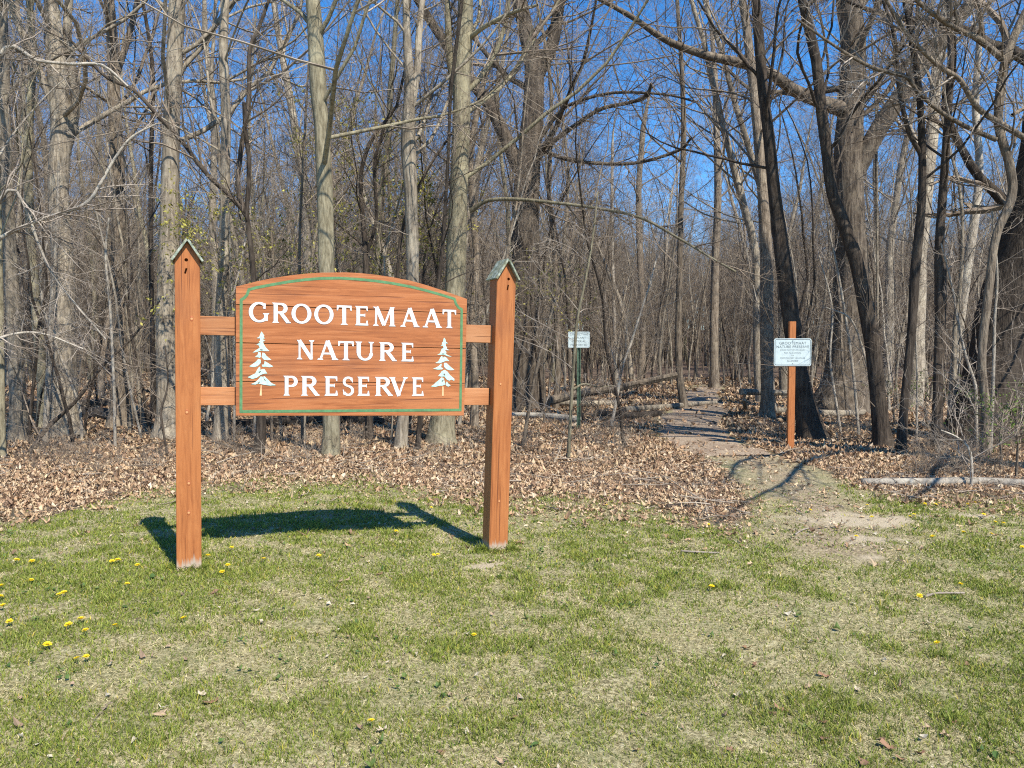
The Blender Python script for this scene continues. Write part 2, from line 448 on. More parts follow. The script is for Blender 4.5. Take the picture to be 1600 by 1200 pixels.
# ------------------------------------------------------------------ leaf litter
def leaves(rng, x, y, size, colour, zoff=.0, tilt=.22, detail=True):
    m = len(x)
    if detail:
        ou = np.array([[-.5, 0], [-.28, .2], [-.16, .12], [0, .36], [.12, .17], [.30, .27], [.5, 0], [.30, -.27], [.12, -.17], [0, -.36], [-.16, -.12], [-.28, -.2]])
    else:
        ou = np.array([[-.5, 0], [-.1, .3], [.25, .22], [.5, 0], [.25, -.22], [-.1, -.3]])
    ou = np.vstack([[[0, 0]], ou]); k = len(ou)
    L = np.repeat(ou[None], m, 0) * (1 + .25 * rng.normal(size=(m, k, 1)) * (np.arange(k) > 0)[None, :, None])
    L = L * size[:, None, None]; L[..., 1] *= (.7 + .6 * rng.rand(m, 1))
    cu = (rng.rand(m, 1) * 2 - .5) * 1.6; cv = (rng.rand(m, 1) * 2 - .7) * 2.6
    s = size[:, None]
    z = cu * L[..., 0] ** 2 / s + cv * L[..., 1] ** 2 / s + rng.normal(size=(m, k)) * .035 * s
    P = np.concatenate([L, z[..., None]], -1)
    a = rng.rand(m) * 6.283; tx = rng.normal(size=m) * tilt; ty = rng.normal(size=m) * tilt
    ca, sa = np.cos(a), np.sin(a)
    R = np.zeros((m, 3, 3)); cx, sx_ = np.cos(tx), np.sin(tx); cy, sy_ = np.cos(ty), np.sin(ty)
    Rz = np.zeros((m, 3, 3)); Rz[:, 0, 0] = ca; Rz[:, 0, 1] = -sa; Rz[:, 1, 0] = sa; Rz[:, 1, 1] = ca; Rz[:, 2, 2] = 1
    Rx = np.zeros((m, 3, 3)); Rx[:, 0, 0] = 1; Rx[:, 1, 1] = cx; Rx[:, 1, 2] = -sx_; Rx[:, 2, 1] = sx_; Rx[:, 2, 2] = cx
    Ry = np.zeros((m, 3, 3)); Ry[:, 1, 1] = 1; Ry[:, 0, 0] = cy; Ry[:, 0, 2] = sy_; Ry[:, 2, 0] = -sy_; Ry[:, 2, 2] = cy
    R = Rz @ Ry @ Rx
    P = np.einsum('mij,mkj->mki', R, P)
    zmin = P[..., 2].min(1) 
    P[..., 0] += x[:, None]; P[..., 1] += y[:, None]
    P[..., 2] += (hgt(x, y) - zmin * .75 + zoff)[:, None]
    o = np.arange(m)[:, None] * k; i = np.arange(1, k)
    t = np.stack([np.zeros(k - 1, int), i, np.roll(i, -1)], -1)
    T = (o[:, :, None] + t[None]).reshape(-1, 3)
    return P.reshape(-1, 3), T, np.repeat(colour, k, 0)
def leafcol(rng, m, warm=.5):
    pal = np.array([[.40, .285, .17], [.47, .36, .23], [.33, .215, .125], [.26, .17, .10], [.52, .42, .295], [.19, .125, .08], [.40, .27, .17], [.46, .35, .21], [.20, .125, .075]])
    c = pal[rng.randint(0, len(pal), m)] * (1.0 + .55 * rng.rand(m, 1)) * np.array([.88, .855, .83])
    return np.clip(c, 0, .85)
rng = RS(21)
def litter_pts(rng, rows, cut=.5):
    x, y = scatter(rng, rows); l = litter_mask(x, y)
    thin = .45 + .55 * sstep(.30, .55, fnoise(x + 3, y + 8, 1.1))
    k = rng.rand(len(x)) < l * thin + .012 * (y > 6) + .05 * trod_mask(x, y) * (y > 7)
    return x[k], y[k]
x1, y1 = litter_pts(rng, [(5.5, 8, 700), (8, 11.5, 1050)])
x2, y2 = litter_pts(rng, [(11.5, 14, 650), (14, 18, 380), (18, 24, 160), (24, 34, 55), (34, 48, 22)])
a = leaves(rng, x1, y1, .022 + .060 * rng.rand(len(x1)) ** 1.5, leafcol(rng, len(x1)), .004 + .02 * 0, detail=True)
s2 = (.05 + .06 * rng.rand(len(x2))) * np.clip(y2 / 15, 1, 2.2)
c = leaves(rng, x2, y2, s2, leafcol(rng, len(x2)) * .92, .004, detail=False)
V = np.concatenate([a[0], c[0]]); T = np.concatenate([a[1], c[1] + len(a[0])]); col = np.concatenate([a[2], c[2]])
litter = obj('leaf_litter', mesh_np('leaf_litter', V, [T], LEAF, False, {'col': col}))
tag(litter, 'thick carpet of dry tan oak and maple leaves on the forest floor', 'leaf litter', kind='stuff')
# odd bits of pale chaff and leaf scraps in the lawn
xb, yb = scatter(rng, [(2.7, 4, 22), (4, 6.5, 20), (6.5, 9, 30)])
xt, yt = scatter(rng, [(6.5, 14, 260)]); kt = rng.rand(len(xt)) < trod_mask(xt, yt) * .45; xt, yt = xt[kt], yt[kt]
k = rng.rand(len(xb)) < .2 + .75 * (fnoise(xb, yb, .9) > .55); xb, yb = np.concatenate([xb[k], xt]), np.concatenate([yb[k], yt])
pc = np.array([[.44, .38, .28], [.34, .24, .16], [.50, .44, .33], [.26, .18, .12]])[rng.randint(0, 4, len(xb))]
p_ = leaves(rng, xb, yb, .012 + .035 * rng.rand(len(xb)) ** 2, pc, .012, detail=False)
xw_, yw_ = scatter(rng, [(2.7, 9, 130)]); kw = (fnoise(xw_ + 33, yw_, .28) > .64) & (litter_mask(xw_, yw_) < .3) & (bare_mask(xw_, yw_) < .3); xw_, yw_ = xw_[kw], yw_[kw]
wc = np.array([[.07, .13, .03], [.11, .18, .045], [.16, .22, .06]])[rng.randint(0, 3, len(xw_))]
wl = leaves(rng, xw_, yw_, .015 + .03 * rng.rand(len(xw_)), wc, .014, detail=False)
weeds = obj('broadleaf_weeds', mesh_np('broadleaf_weeds', wl[0], [wl[1]], GRASS, False, {'col': wl[2]}))
tag(weeds, 'patches of darker broad leaved weeds growing low among the grass', 'weeds', kind='stuff')
scraps = obj('leaf_scraps', mesh_np('leaf_scraps', p_[0], [p_[1]], LEAF, False, {'col': p_[2]}))
tag(scraps, 'small scattered scraps of dry leaf and bark caught in the lawn', 'leaf scraps', kind='stuff')

# ------------------------------------------------------------------ the big sign
ANG = math.radians(22)
P0 = G(295, 893)
dvec = np.array([math.cos(ANG), math.sin(ANG), 0]); nvec = np.array([-math.sin(ANG), math.cos(ANG), 0])
def loc(px, py, yo):      # ray against the plane lying yo behind the posts' front faces; returns local x, z
    r = ray(px, py); o = np.array([0, 0, EYE])
    t = (yo - (o - P0) @ nvec) / (r @ nvec)
    p = o + r * t - P0
    return np.array([p @ dvec, p[2]])

def woodmat(name, c1, c2, c3, along='z', gloss=.55, worn=True, scale=1.0):
    m, n, b = newmat(name, gloss)
    pos = N(n, 'ShaderNodeTexCoord').outputs['Object']
    oi = N(n, 'ShaderNodeObjectInfo')
    off = N(n, 'ShaderNodeVectorMath', operation='ADD')
    sc_ = N(n, 'ShaderNodeVectorMath', operation='SCALE'); 
    cx = N(n, 'ShaderNodeCombineXYZ')
    for i_ in range(3): n.links.new(oi.outputs['Random'], cx.inputs[i_])
    n.links.new(cx.outputs[0], sc_.inputs[0]); sc_.inputs['Scale'].default_value = 17
    n.links.new(pos, off.inputs[0]); n.links.new(sc_.outputs[0], off.inputs[1])
    p = off.outputs[0]
    s = (1, 1, .06) if along == 'z' else (.06, 1, 1)
    v = mapping(n, p, s)
    g = noise(n, v, 42 * scale, 6, .62, .5)
    s2 = (1, 1, .12) if along == 'z' else (.12, 1, 1)
    rings = noise(n, mapping(n, p, s2), 9 * scale, 3, .55, 1.6)
    wv = N(n, 'ShaderNodeMath', operation='PINGPONG'); n.links.new(math_(n, 'MULTIPLY', rings.outputs[0], 14), wv.inputs[0]); wv.inputs[1].default_value = 1
    r = ramp(n, [(.18, c1), (.50, c2), (.84, c3)], g.outputs[0])
    col = mixc(n, r.outputs[0], c1, math_(n, 'MULTIPLY', math_(n, 'POWER', wv.outputs[0], 3), .24))
    big = noise(n, mapping(n, p, (1, 1, .3) if along == 'z' else (.3, 1, 1)), 3.5, 3, .5)
    col = mixc(n, col, c3, ramp(n, [(.5, (0, 0, 0)), (.75, (.6, .6, .6))], big.outputs[0]).outputs[0])
    # fine dark checks along the grain
    ck = noise(n, mapping(n, p, (1, 1, .018) if along == 'z' else (.018, 1, 1)), 75, 2, .5)
    ckr = ramp(n, [(.315, (1, 1, 1)), (.36, (0, 0, 0))], ck.outputs[0])
    col = mixc(n, col, (.12, .035, .015), math_(n, 'MULTIPLY', ckr.outputs[0], .75))
    col = mixc(n, col, N_rgb(n, math_(n, 'ADD', math_(n, 'MULTIPLY', oi.outputs['Random'], .26), .86)), 1.0, 'MULTIPLY')
    st_ = noise(n, pos, 1.8, 5, .6); col = mixc(n, col, (.20, .085, .045), ramp(n, [(.52, (0, 0, 0)), (.72, (.35, .35, .35))], st_.outputs[0]).outputs[0])
    if worn:       # bare grey foot where the stain has worn off at the grass
        sp = N(n, 'ShaderNodeSeparateXYZ'); n.links.new(pos, sp.inputs[0])
        hgt_ = math_(n, 'ADD', sp.outputs[2], math_(n, 'MULTIPLY', math_(n, 'SUBTRACT', g.outputs[0], .5), .22))
        wr = ramp(n, [(.055, (1, 1, 1)), (.10, (0, 0, 0))], hgt_)
        col = mixc(n, col, (.42, .36, .28), math_(n, 'MULTIPLY', wr.outputs[0], .8))
    n.links.new(col, b.inputs['Base Color'])
    bump(n, b, math_(n, 'SUBTRACT', g.outputs[0], ckr.outputs[0]), .35, .004)
    return m
W1, W2, W3 = (.20, .060, .018), (.37, .130, .040), (.46, .185, .062)
WPOST = woodmat('stained_post_wood', W1, W2, W3, 'z')
WPLANK = woodmat('stained_plank_wood', (.16, .046, .016), (.35, .120, .040), (.46, .19, .078), 'x', .6, False)
WRAIL = woodmat('stained_rail_wood', (.27, .10, .036), (.40, .165, .065), (.48, .235, .11), 'x', .6, False)
def flatmat(name, c, rough=.6, var=.12, sc_=30):
    m, n, b = newmat(name, rough)
    pos = N(n, 'ShaderNodeTexCoord').outputs['Object']
    nz = noise(n, pos, sc_, 4, .6)
    a = tuple(min(1, x * (1 + var)) for x in c); d = tuple(x * (1 - var * 1.5) for x in c)
    n.links.new(ramp(n, [(.35, d), (.65, a)], nz.outputs[0]).outputs[0], b.inputs['Base Color'])
    return m
WHITE = flatmat('white_paint', (.72, .71, .69), .55, .07)
GREEN = flatmat('green_paint', (.095, .215, .095), .6, .13, 30)
MINT = flatmat('mint_paint', (.46, .68, .60), .6, .14, 45)
PEACH = flatmat('peach_paint', (.72, .46, .24), .6, .1)
GAP = flatmat('brown_rout', (.16, .11, .08), .8, .2)
HOLE = flatmat('hollow_dark', (.03, .015, .01), .9, .1)
ROOFM, n, b = newmat('mossy_shingle', .9)
pos = N(n, 'ShaderNodeTexCoord').outputs['Object']
nz = noise(n, pos, 28, 5, .65); nz2 = noise(n, pos, 9, 4, .6)
c0 = ramp(n, [(.35, (.09, .105, .065)), (.5, (.23, .26, .20)), (.66, (.40, .43, .36))], nz.outputs[0])
n.links.new(mixc(n, c0.outputs[0], (.27, .25, .13), ramp(n, [(.5, (0, 0, 0)), (.65, (.8, .8, .8))], nz2.outputs[0]).outputs[0]), b.inputs['Base Color'])
bump(n, b, nz.outputs[0], .7, .006)

def prism(pts, y0, y1, bevel=0.0):
    """pts (x,z) polygon, extruded between y0 (front) and y1 (back)."""
    bm = bmesh.new(); k = len(pts)
    f = [bm.verts.new((p[0], y0, p[1])) for p in pts]; g = [bm.verts.new((p[0], y1, p[1])) for p in pts]
    bm.faces.new(f); bm.faces.new(g[::-1])
    for i_ in range(k):
        j_ = (i_ + 1) % k; bm.faces.new((f[j_], f[i_], g[i_], g[j_]))
    bmesh.ops.recalc_face_normals(bm, faces=bm.faces)
    if bevel: bmesh.ops.bevel(bm, geom=bm.edges[:], offset=bevel, segments=1, affect='EDGES', clamp_overlap=True)
    return bm
def bmobj(name, bm, mat, parent=None, loc_=None):
    me = bpy.data.meshes.new(name); bmesh.ops.triangulate(bm, faces=[f for f in bm.faces if len(f.verts) > 4])
    bm.to_mesh(me); bm.free(); me.materials.append(mat)
    return obj(name, me, parent, loc_)

sign = empty('park_sign', P0, (0, 0, ANG))
tag(sign, 'large reddish brown wooden nature preserve sign with white lettering on two posts', 'sign')
def loc3(px, py, yo): p = loc(px, py, yo); return (p[0], p[1])

def make_post(base_px, top_px, eave_py, half, depth, hole_px, slot_px):
    bx, bz = loc3(*base_px, 0); tx, tz = loc3(*top_px, 0)
    e = loc3(top_px[0], eave_py, 0)[1]
    lean = (tx - bx) / (tz - bz)
    bz2 = bz - .12
    pts = [(-half, 0), (half, 0), (half, e - bz2), (0, tz - bz2 - .015), (-half, e - bz2)]
    bm = prism(pts, 0, depth, .004)
    bmesh.ops.subdivide_edges(bm, edges=[e_ for e_ in bm.edges if abs(e_.verts[0].co.z - e_.verts[1].co.z) > 1], cuts=6)
    bmesh.ops.translate(bm, verts=bm.verts, vec=(0, 0, -.12))
    po = bmobj('post', bm, WPOST, sign, (bx, 0, bz))
    po.rotation_euler = (0, math.atan(lean), 0)
    # bored hole and slot, cut with a boolean
    def to_local(px, py):
        x_, z_ = loc3(px, py, 0); x_ -= bx; z_ -= bz
        a_ = math.atan(lean); return (x_ * math.cos(a_) - z_ * math.sin(a_), x_ * math.sin(a_) + z_ * math.cos(a_))
    hx, hz = to_local(*hole_px); s0 = to_local(*slot_px[0]); s1 = to_local(*slot_px[1])
    circ = [(hx + .0125 * math.cos(t_), hz + .0125 * math.sin(t_)) for t_ in np.linspace(0, 2 * math.pi, 15)[:-1]]
    dx_, dz_ = s1[0] - s0[0], s1[1] - s0[1]; l_ = math.hypot(dx_, dz_); ux, uz = -dz_ / l_ * .0065, dx_ / l_ * .0065
    slot = [(s0[0] + ux, s0[1] + uz), (s0[0] - ux, s0[1] - uz), (s1[0] - ux, s1[1] - uz), (s1[0] + ux, s1[1] + uz)]
    for shp in (circ, slot):
        cut = bmobj('cutter', prism(shp, -.02, .05), WPOST)
        cut.matrix_world = Matrix.Identity(4)
        md = po.modifiers.new('b', 'BOOLEAN'); md.object = cut; md.operation = 'DIFFERENCE'; md.solver = 'EXACT'
        rx, rp, rl = po.rotation_euler.copy(), po.parent, po.location.copy()
        po.parent = None; po.rotation_euler = (0, 0, 0); po.location = (0, 0, 0)
        bpy.context.view_layer.update()
        ev = po.evaluated_get(bpy.context.evaluated_depsgraph_get())
        nm = bpy.data.meshes.new_from_object(ev); po.modifiers.clear(); po.data = nm
        po.parent = rp; po.rotation_euler = rx; po.location = rl
        cm = cut.data; bpy.data.objects.remove(cut); bpy.data.meshes.remove(cm)
    # little gable roof of two boards
    top = tz - bz; ev_ = e - bz
    sl_ang = math.atan2(top - ev_, half)
    for s in (-1, 1):
        L_ = math.hypot(half, top - ev_) + .022
        th = .016
        ext = th * (1 if s < 0 else 0)
        pts2 = [(-.0, 0), (L_, 0), (L_, th), (-ext * .6, th)]
        bm = prism(pts2, -.042, depth + .04, .002)
        bmesh.ops.subdivide_edges(bm, edges=bm.edges[:], cuts=1)
        for v in bm.verts: v.co.z += .0015 * math.sin(v.co.x * 60 + v.co.y * 40)
        M = Matrix.Translation((0, 0, top - .010)) @ (Matrix.Identity(4) if s > 0 else Matrix.Scale(-1, 4, (1, 0, 0))) @ Matrix.Rotation(sl_ang, 4, 'Y')
        bmesh.ops.transform(bm, matrix=M, verts=bm.verts)
        if s < 0: bmesh.ops.reverse_faces(bm, faces=bm.faces)
        bmobj('roof_board', bm, ROOFM, po)
    # knots: low oval bosses in the face
    return po, bx, bz, lean
post1 = make_post((295.5, 893), (292.5, 374), 403, .0845, .17, (291, 406), ((291.5, 419), (289, 427.5)))
post2 = make_post((778.5, 865), (792.5, 405), 432, .0845, .17, (794.8, 436), ((794.3, 445), (792.6, 453.5)))

KNOT, n, b = newmat('knot_wood', .5)
pos = N(n, 'ShaderNodeTexCoord').outputs['Object']
ln = N(n, 'ShaderNodeVectorMath', operation='LENGTH'); n.links.new(pos, ln.inputs[0])
kr = ramp(n, [(0.0, (.62, .36, .16)), (.35, (.50, .22, .085)), (.5, (.28, .08, .03)), (.8, (.40, .12, .045)), (1.0, (.50, .165, .06))],
          math_(n, 'MULTIPLY', ln.outputs['Value'], 1 / .022))
n.links.new(kr.outputs[0], b.inputs['Base Color'])
def knot(post, px, py, r=.016):
    po, bx, bz, lean = post
    x_, z_ = loc3(px, py, 0); x_ -= bx; z_ -= bz; a_ = math.atan(lean)
    x_, z_ = x_ * math.cos(a_) - z_ * math.sin(a_), x_ * math.sin(a_) + z_ * math.cos(a_)
    bm = bmesh.new()
    bmesh.ops.create_uvsphere(bm, u_segments=14, v_segments=7, radius=1)
    for v in bm.verts: v.co = Vector((v.co.x * r * .75, v.co.y * .0022, v.co.z * r * 1.25))
    o_ = bmobj('knot', bm, KNOT, po, (x_, -.0004, z_))
for kp in ((299.5, 498), (292, 644), (295, 755), (295, 801)): knot(post1, *kp)
for kp in ((780, 783), (782, 600)): knot(post2, *kp, .012)

# rails: each runs from post to post behind the panel
def rail(l_top, l_bot, r_top, r_bot):
    yo = .085
    p = [loc3(*l_bot, yo), loc3(*r_bot, yo), loc3(*r_top, yo), loc3(*l_top, yo)]
    bm = prism(p, yo, yo + .045, .003)
    bmobj('rail', bm, WRAIL, sign)
rail((311, 493.5), (311, 523), (769.5, 508.5), (769.5, 536))
rail((312, 605), (312, 633.5), (765, 606.5), (765, 633))

# panel of four planks
YP = .045; YB = .083
outl = [(368.5, 649.5), (368.5, 448), (400, 440), (426, 434.5), (452.5, 430.5), (478, 427.6), (502.5, 426), (540, 425.6), (563, 426.8), (587.5, 429.4), (615, 433.5), (641.5, 438.6), (666, 445.5), (691, 453.6), (711, 460.5), (729.8, 467.3), (727.5, 560), (725, 649.4)]
OL = [np.array(loc(p[0], p[1], YP)) for p in outl]
def clip(poly, a, b_, keep):
    res = []; nrm_ = np.array([-(b_ - a)[1], (b_ - a)[0]])
    f = lambda p: ((p - a) @ nrm_) * keep
    for i_ in range(len(poly)):
        p, q = poly[i_], poly[(i_ + 1) % len(poly)]
        fp, fq = f(p), f(q)
        if fp >= 0: res.append(p)
        if fp * fq < 0: res.append(p + (q - p) * fp / (fp - fq))
    return res
cuts = [((368, 475.5), (729, 490.0)), ((368, 535.5), (727, 544.8)), ((368, 596), (726, 599))]
CL = [(loc(*a_, YP), loc(*b_, YP)) for a_, b_ in cuts]
planks = []
for k in range(4):
    poly = [p.copy() for p in OL]; g_ = np.array([0, .0027 if k != 1 else .0032])
    if k > 0: a_, b_ = CL[k - 1]; poly = clip(poly, a_ - g_, b_ - g_, -1)
    if k < 3: a_, b_ = CL[k]; poly = clip(poly, a_ + g_, b_ + g_, 1)
    yf = YP + (.0, .0006, .0, .0005)[k]
    pk = bmobj('plank', prism(poly, yf, YB + .0004 * k, .0012), WPLANK, sign)
    planks.append(pk)
# dark strips of wood lying deep in the joints
for a_, b_ in CL:
    q0 = a_ + (b_ - a_) * .004; q1 = a_ + (b_ - a_) * .996; e_ = np.array([0, .006])
    bmobj('joint_strip', prism([q0 - e_, q1 - e_, q1 + e_, q0 + e_], YB - .012, YB + .006), WRAIL, sign)
# green border line
bor = [(376.5, 643), (376.8, 468.5), (381.5, 465.5), (386, 460.5), (389, 452.5), (400, 449.5), (426, 444.5), (452.5, 440), (478, 436.8), (502.5, 435), (530, 434.6), (560, 436.2), (587.5, 439), (615, 443), (641.5, 448), (666, 454), (691, 461), (710, 467), (712.5, 475), (716.5, 480.5), (721.3, 483.5), (720.5, 560), (719.3, 640.5)]
BL = np.array([loc(*p, YP) for p in bor])
def ribbon(P, hw_, y0, y1, closed=True):
    k = len(P); bm = bmesh.new(); ins = []; outs = []
    for i_ in range(k):
        a_, b_, c_ = P[i_ - 1], P[i_], P[(i_ + 1) % k]
        t1 = (b_ - a_) / np.linalg.norm(b_ - a_); t2 = (c_ - b_) / np.linalg.norm(c_ - b_)
        n1_ = np.array([-t1[1], t1[0]]); n2_ = np.array([-t2[1], t2[0]])
        mm = (n1_ + n2_); mm = mm / np.linalg.norm(mm); s_ = hw_ / max(.5, mm @ n1_)
        ins.append(b_ + mm * s_); outs.append(b_ - mm * s_)
    vi = [[bm.verts.new((p[0], y_, p[1])) for p in L_] for L_ in (ins, outs) for y_ in (y0, y1)]
    for i_ in range(k):
        j_ = (i_ + 1) % k
        bm.faces.new((vi[0][i_], vi[0][j_], vi[2][j_], vi[2][i_]))
        bm.faces.new((vi[0][i_], vi[1][i_], vi[1][j_], vi[0][j_]))
        bm.faces.new((vi[2][j_], vi[3][j_], vi[3][i_], vi[2][i_]))
    bmesh.ops.recalc_face_normals(bm, faces=bm.faces)
    return bm
bmobj('border_line', ribbon(BL, .0105, YP - .0016, YP + .001), GREEN, sign)

# ---- serif lettering from thick and thin strokes, units: cap height 1
def quad(x0, y0, x1, y1, w0, w1=None):
    w1 = w0 if w1 is None else w1
    dx_, dy_ = x1 - x0, y1 - y0; l_ = math.hypot(dx_, dy_); nx_, ny_ = -dy_ / l_, dx_ / l_
    return [(x0 + nx_ * w0 / 2, y0 + ny_ * w0 / 2), (x0 - nx_ * w0 / 2, y0 - ny_ * w0 / 2), (x1 - nx_ * w1 / 2, y1 - ny_ * w1 / 2), (x1 + nx_ * w1 / 2, y1 + ny_ * w1 / 2)]
def arc(cx_, cy_, rx_, ry_, a0, a1, wt, wn, k=22):
    """ring strip whose width is wt on the sides and wn at top and bottom"""
    res = []
    A_ = np.radians(np.linspace(a0, a1, k))
    P_ = [(cx_ + rx_ * math.cos(t_), cy_ + ry_ * math.sin(t_)) for t_ in A_]
    w_ = [wn + (wt - wn) * abs(math.cos(t_)) ** 1.4 for t_ in A_]
    o_, i_ = [], []
    for q in range(k):
        t_ = A_[q]; nx_, ny_ = math.cos(t_) / rx_, math.sin(t_) / ry_; l_ = math.hypot(nx_, ny_); nx_ /= l_; ny_ /= l_
        o_.append((P_[q][0] + nx_ * w_[q] / 2, P_[q][1] + ny_ * w_[q] / 2)); i_.append((P_[q][0] - nx_ * w_[q] / 2, P_[q][1] - ny_ * w_[q] / 2))
    for q in range(k - 1): res.append([o_[q], i_[q], i_[q + 1], o_[q + 1]])
    return res
TK, TN = .20, .10
def serif(x, y, w_, up):    # flared foot: small trapezoid
    h_ = .075; s_ = 1 if up else -1
    return [(x - w_ / 2, y), (x + w_ / 2, y), (x + w_ * .30, y + s_ * h_), (x - w_ * .30, y + s_ * h_)]
def stem(x, w_=TK, sw=.36): return [quad(x, 0, x, 1, w_), serif(x, 0, sw, True), serif(x, 1, sw, False)]
def glyph(ch):
    if ch == 'O': return 1.04, arc(.52, .5, .42, .45, 0, 360, TK, TN, 40)
    if ch == 'G': return 1.0, arc(.52, .5, .42, .45, 52, 318, TK, TN, 30) + [quad(.86, .08, .86, .46, TK * .85), serif(.86, .46, .34, False), [(.70, .70), (.83, .66), (.84, .94), (.80, .94)]]
    if ch == 'R': return .92, stem(.17) + arc(.42, .735, .26, .215, -90, 90, TK, TN) + [quad(.17, .95, .43, .95, TN), quad(.17, .52, .43, .52, TN), quad(.44, .50, .80, .04, TK * .9), [(.70, 0), (.95, 0), (.93, .06), (.74, .10)]]
    if ch == 'P': return .78, stem(.17) + arc(.42, .72, .26, .23, -90, 90, TK, TN) + [quad(.17, .95, .43, .95, TN), quad(.17, .49, .43, .49, TN)]
    if ch == 'T': return .84, [quad(.42, 0, .42, 1, TK), serif(.42, 0, .40, True), quad(.03, .95, .81, .95, TN), [(.02, 1), (.02, .74), (.07, .74), (.13, .92)], [(.82, 1), (.71, .92), (.77, .74), (.82, .74)]]
    if ch == 'E': return .74, stem(.17) + [quad(.17, .95, .68, .95, TN), quad(.17, .53, .54, .53, TN), quad(.17, .05, .70, .05, TN), [(.70, 1), (.60, .92), (.65, .76), (.70, .76)], [(.74, 0), (.69, .26), (.64, .26), (.60, .09)], [(.56, .64), (.50, .56), (.50, .50), (.56, .42)]]
    if ch == 'M': return 1.2, [quad(.17, 0, .20, 1, TN), serif(.17, 0, .30, True), quad(.20, 1, .60, .05, TK), quad(.60, .03, .98, 1, TN), quad(1.0, 1, 1.03, 0, TK), serif(1.03, 0, .36, True), [(.02, 1), (.26, 1), (.24, .92), (.10, .93)], [(.92, 1), (1.16, 1), (1.10, .93), (.96, .92)]]
    if ch == 'A': return 1.0, [quad(.16, .02, .48, 1, TN), quad(.49, 1.0, .84, .02, TK), quad(.25, .33, .70, .33, TN * .9), serif(.15, 0, .30, True), serif(.86, 0, .34, True)]
    if ch == 'N': return 1.02, [quad(.18, 0, .18, 1, TN), serif(.18, 0, .32, True), quad(.16, .98, .84, .04, TK), quad(.85, 0, .85, 1, TN), serif(.85, 1, .32, False), [(.02, 1), (.24, 1), (.22, .92), (.10, .93)]]
    if ch == 'U': return 1.0, [quad(.19, .38, .19, 1, TK), serif(.19, 1, .36, False), quad(.82, .38, .82, 1, TN), serif(.82, 1, .30, False)] + arc(.505, .39, .315, .34, 180, 360, TK * .85, TN)
    if ch == 'V': return 1.0, [quad(.15, .98, .52, .0, TK), quad(.50, .0, .86, .98, TN), serif(.15, 1, .36, False), serif(.87, 1, .30, False)]
    if ch == 'S': return .72, arc(.37, .735, .235, .215, 25, 270, TK * .75, TN) + arc(.37, .27, .25, .225, -155, 90, TK * .8, TN) + [[(.60, .98), (.55, .80), (.60, .70), (.64, .70)], [(.10, .02), (.15, .20), (.10, .32), (.06, .32)]]
RIM_SHADE = flatmat('routed_edge_shade', (.19, .12, .095), .8, .15)
def letter(ch, px0, px1, cap, base):
    """cap/base: two pixel points each, giving the row's top and foot lines"""
    ly = lambda L_, x: L_[0][1] + (L_[1][1] - L_[0][1]) * (x - L_[0][0]) / (L_[1][0] - L_[0][0])
    a_ = loc(px0, ly(base, px0), YP); b_ = loc(px1, ly(base, px1), YP); c_ = loc(px0, ly(cap, px0), YP)
    wid, polys = glyph(ch)
    ux = (b_ - a_) ; uy = c_ - a_
    bm = bmesh.new()
    for q, poly in enumerate(polys):
        d_ = YP - .0022 - .00012 * (q % 7)
        pts = [a_ + ux * (x / wid) + uy * y for x, y in poly]
        f = [bm.verts.new((p[0], d_, p[1])) for p in pts]; g2 = [bm.verts.new((p[0], YP + .001, p[1])) for p in pts]
        bm.faces.new(f)
        for i_ in range(len(f)):
            j_ = (i_ + 1) % len(f); bm.faces.new((f[i_], g2[i_], g2[j_], f[j_]))
    bmesh.ops.recalc_face_normals(bm, faces=bm.faces)
    edge_faces = []
    for q, poly in enumerate(polys):          # dark outline round each stroke, painted shade of the routed edge
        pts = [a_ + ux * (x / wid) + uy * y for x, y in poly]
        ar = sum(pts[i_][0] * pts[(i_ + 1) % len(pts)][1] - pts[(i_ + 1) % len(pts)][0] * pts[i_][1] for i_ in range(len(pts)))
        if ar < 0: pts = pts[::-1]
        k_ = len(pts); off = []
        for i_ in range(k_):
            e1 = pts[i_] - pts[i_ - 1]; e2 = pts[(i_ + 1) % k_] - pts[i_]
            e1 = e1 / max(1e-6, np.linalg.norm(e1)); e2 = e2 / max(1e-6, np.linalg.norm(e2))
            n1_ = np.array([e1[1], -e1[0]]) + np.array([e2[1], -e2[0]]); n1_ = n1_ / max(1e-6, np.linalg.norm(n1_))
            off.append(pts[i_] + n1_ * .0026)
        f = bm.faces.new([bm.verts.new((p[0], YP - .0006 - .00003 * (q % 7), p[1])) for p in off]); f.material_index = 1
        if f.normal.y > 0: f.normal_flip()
    o_ = bmobj('letter', bm, WHITE, sign); o_.data.materials.append(RIM_SHADE)
    return o_
capl, basl = ((404, 472), (702, 484)), ((404, 503.5), (702, 512.6))
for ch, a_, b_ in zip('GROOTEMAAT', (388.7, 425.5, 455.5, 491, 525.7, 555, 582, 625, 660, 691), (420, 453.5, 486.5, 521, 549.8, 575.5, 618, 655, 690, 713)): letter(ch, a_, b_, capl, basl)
capl, basl = ((477, 531.5), (637, 535.8)), ((477, 561.5), (637, 564.6))
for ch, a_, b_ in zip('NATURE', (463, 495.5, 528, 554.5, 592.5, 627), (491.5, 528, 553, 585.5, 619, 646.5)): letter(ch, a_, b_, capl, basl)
capl, basl = ((453, 587.3), (652, 589.8)), ((453, 618), (652, 618.6))
for ch, a_, b_ in zip('PRESERVE', (443, 470.5, 507, 534, 558.5, 586, 608.5, 643.5), (465, 498.5, 528, 553.5, 577.5, 613, 637, 662)): letter(ch, a_, b_, capl, basl)

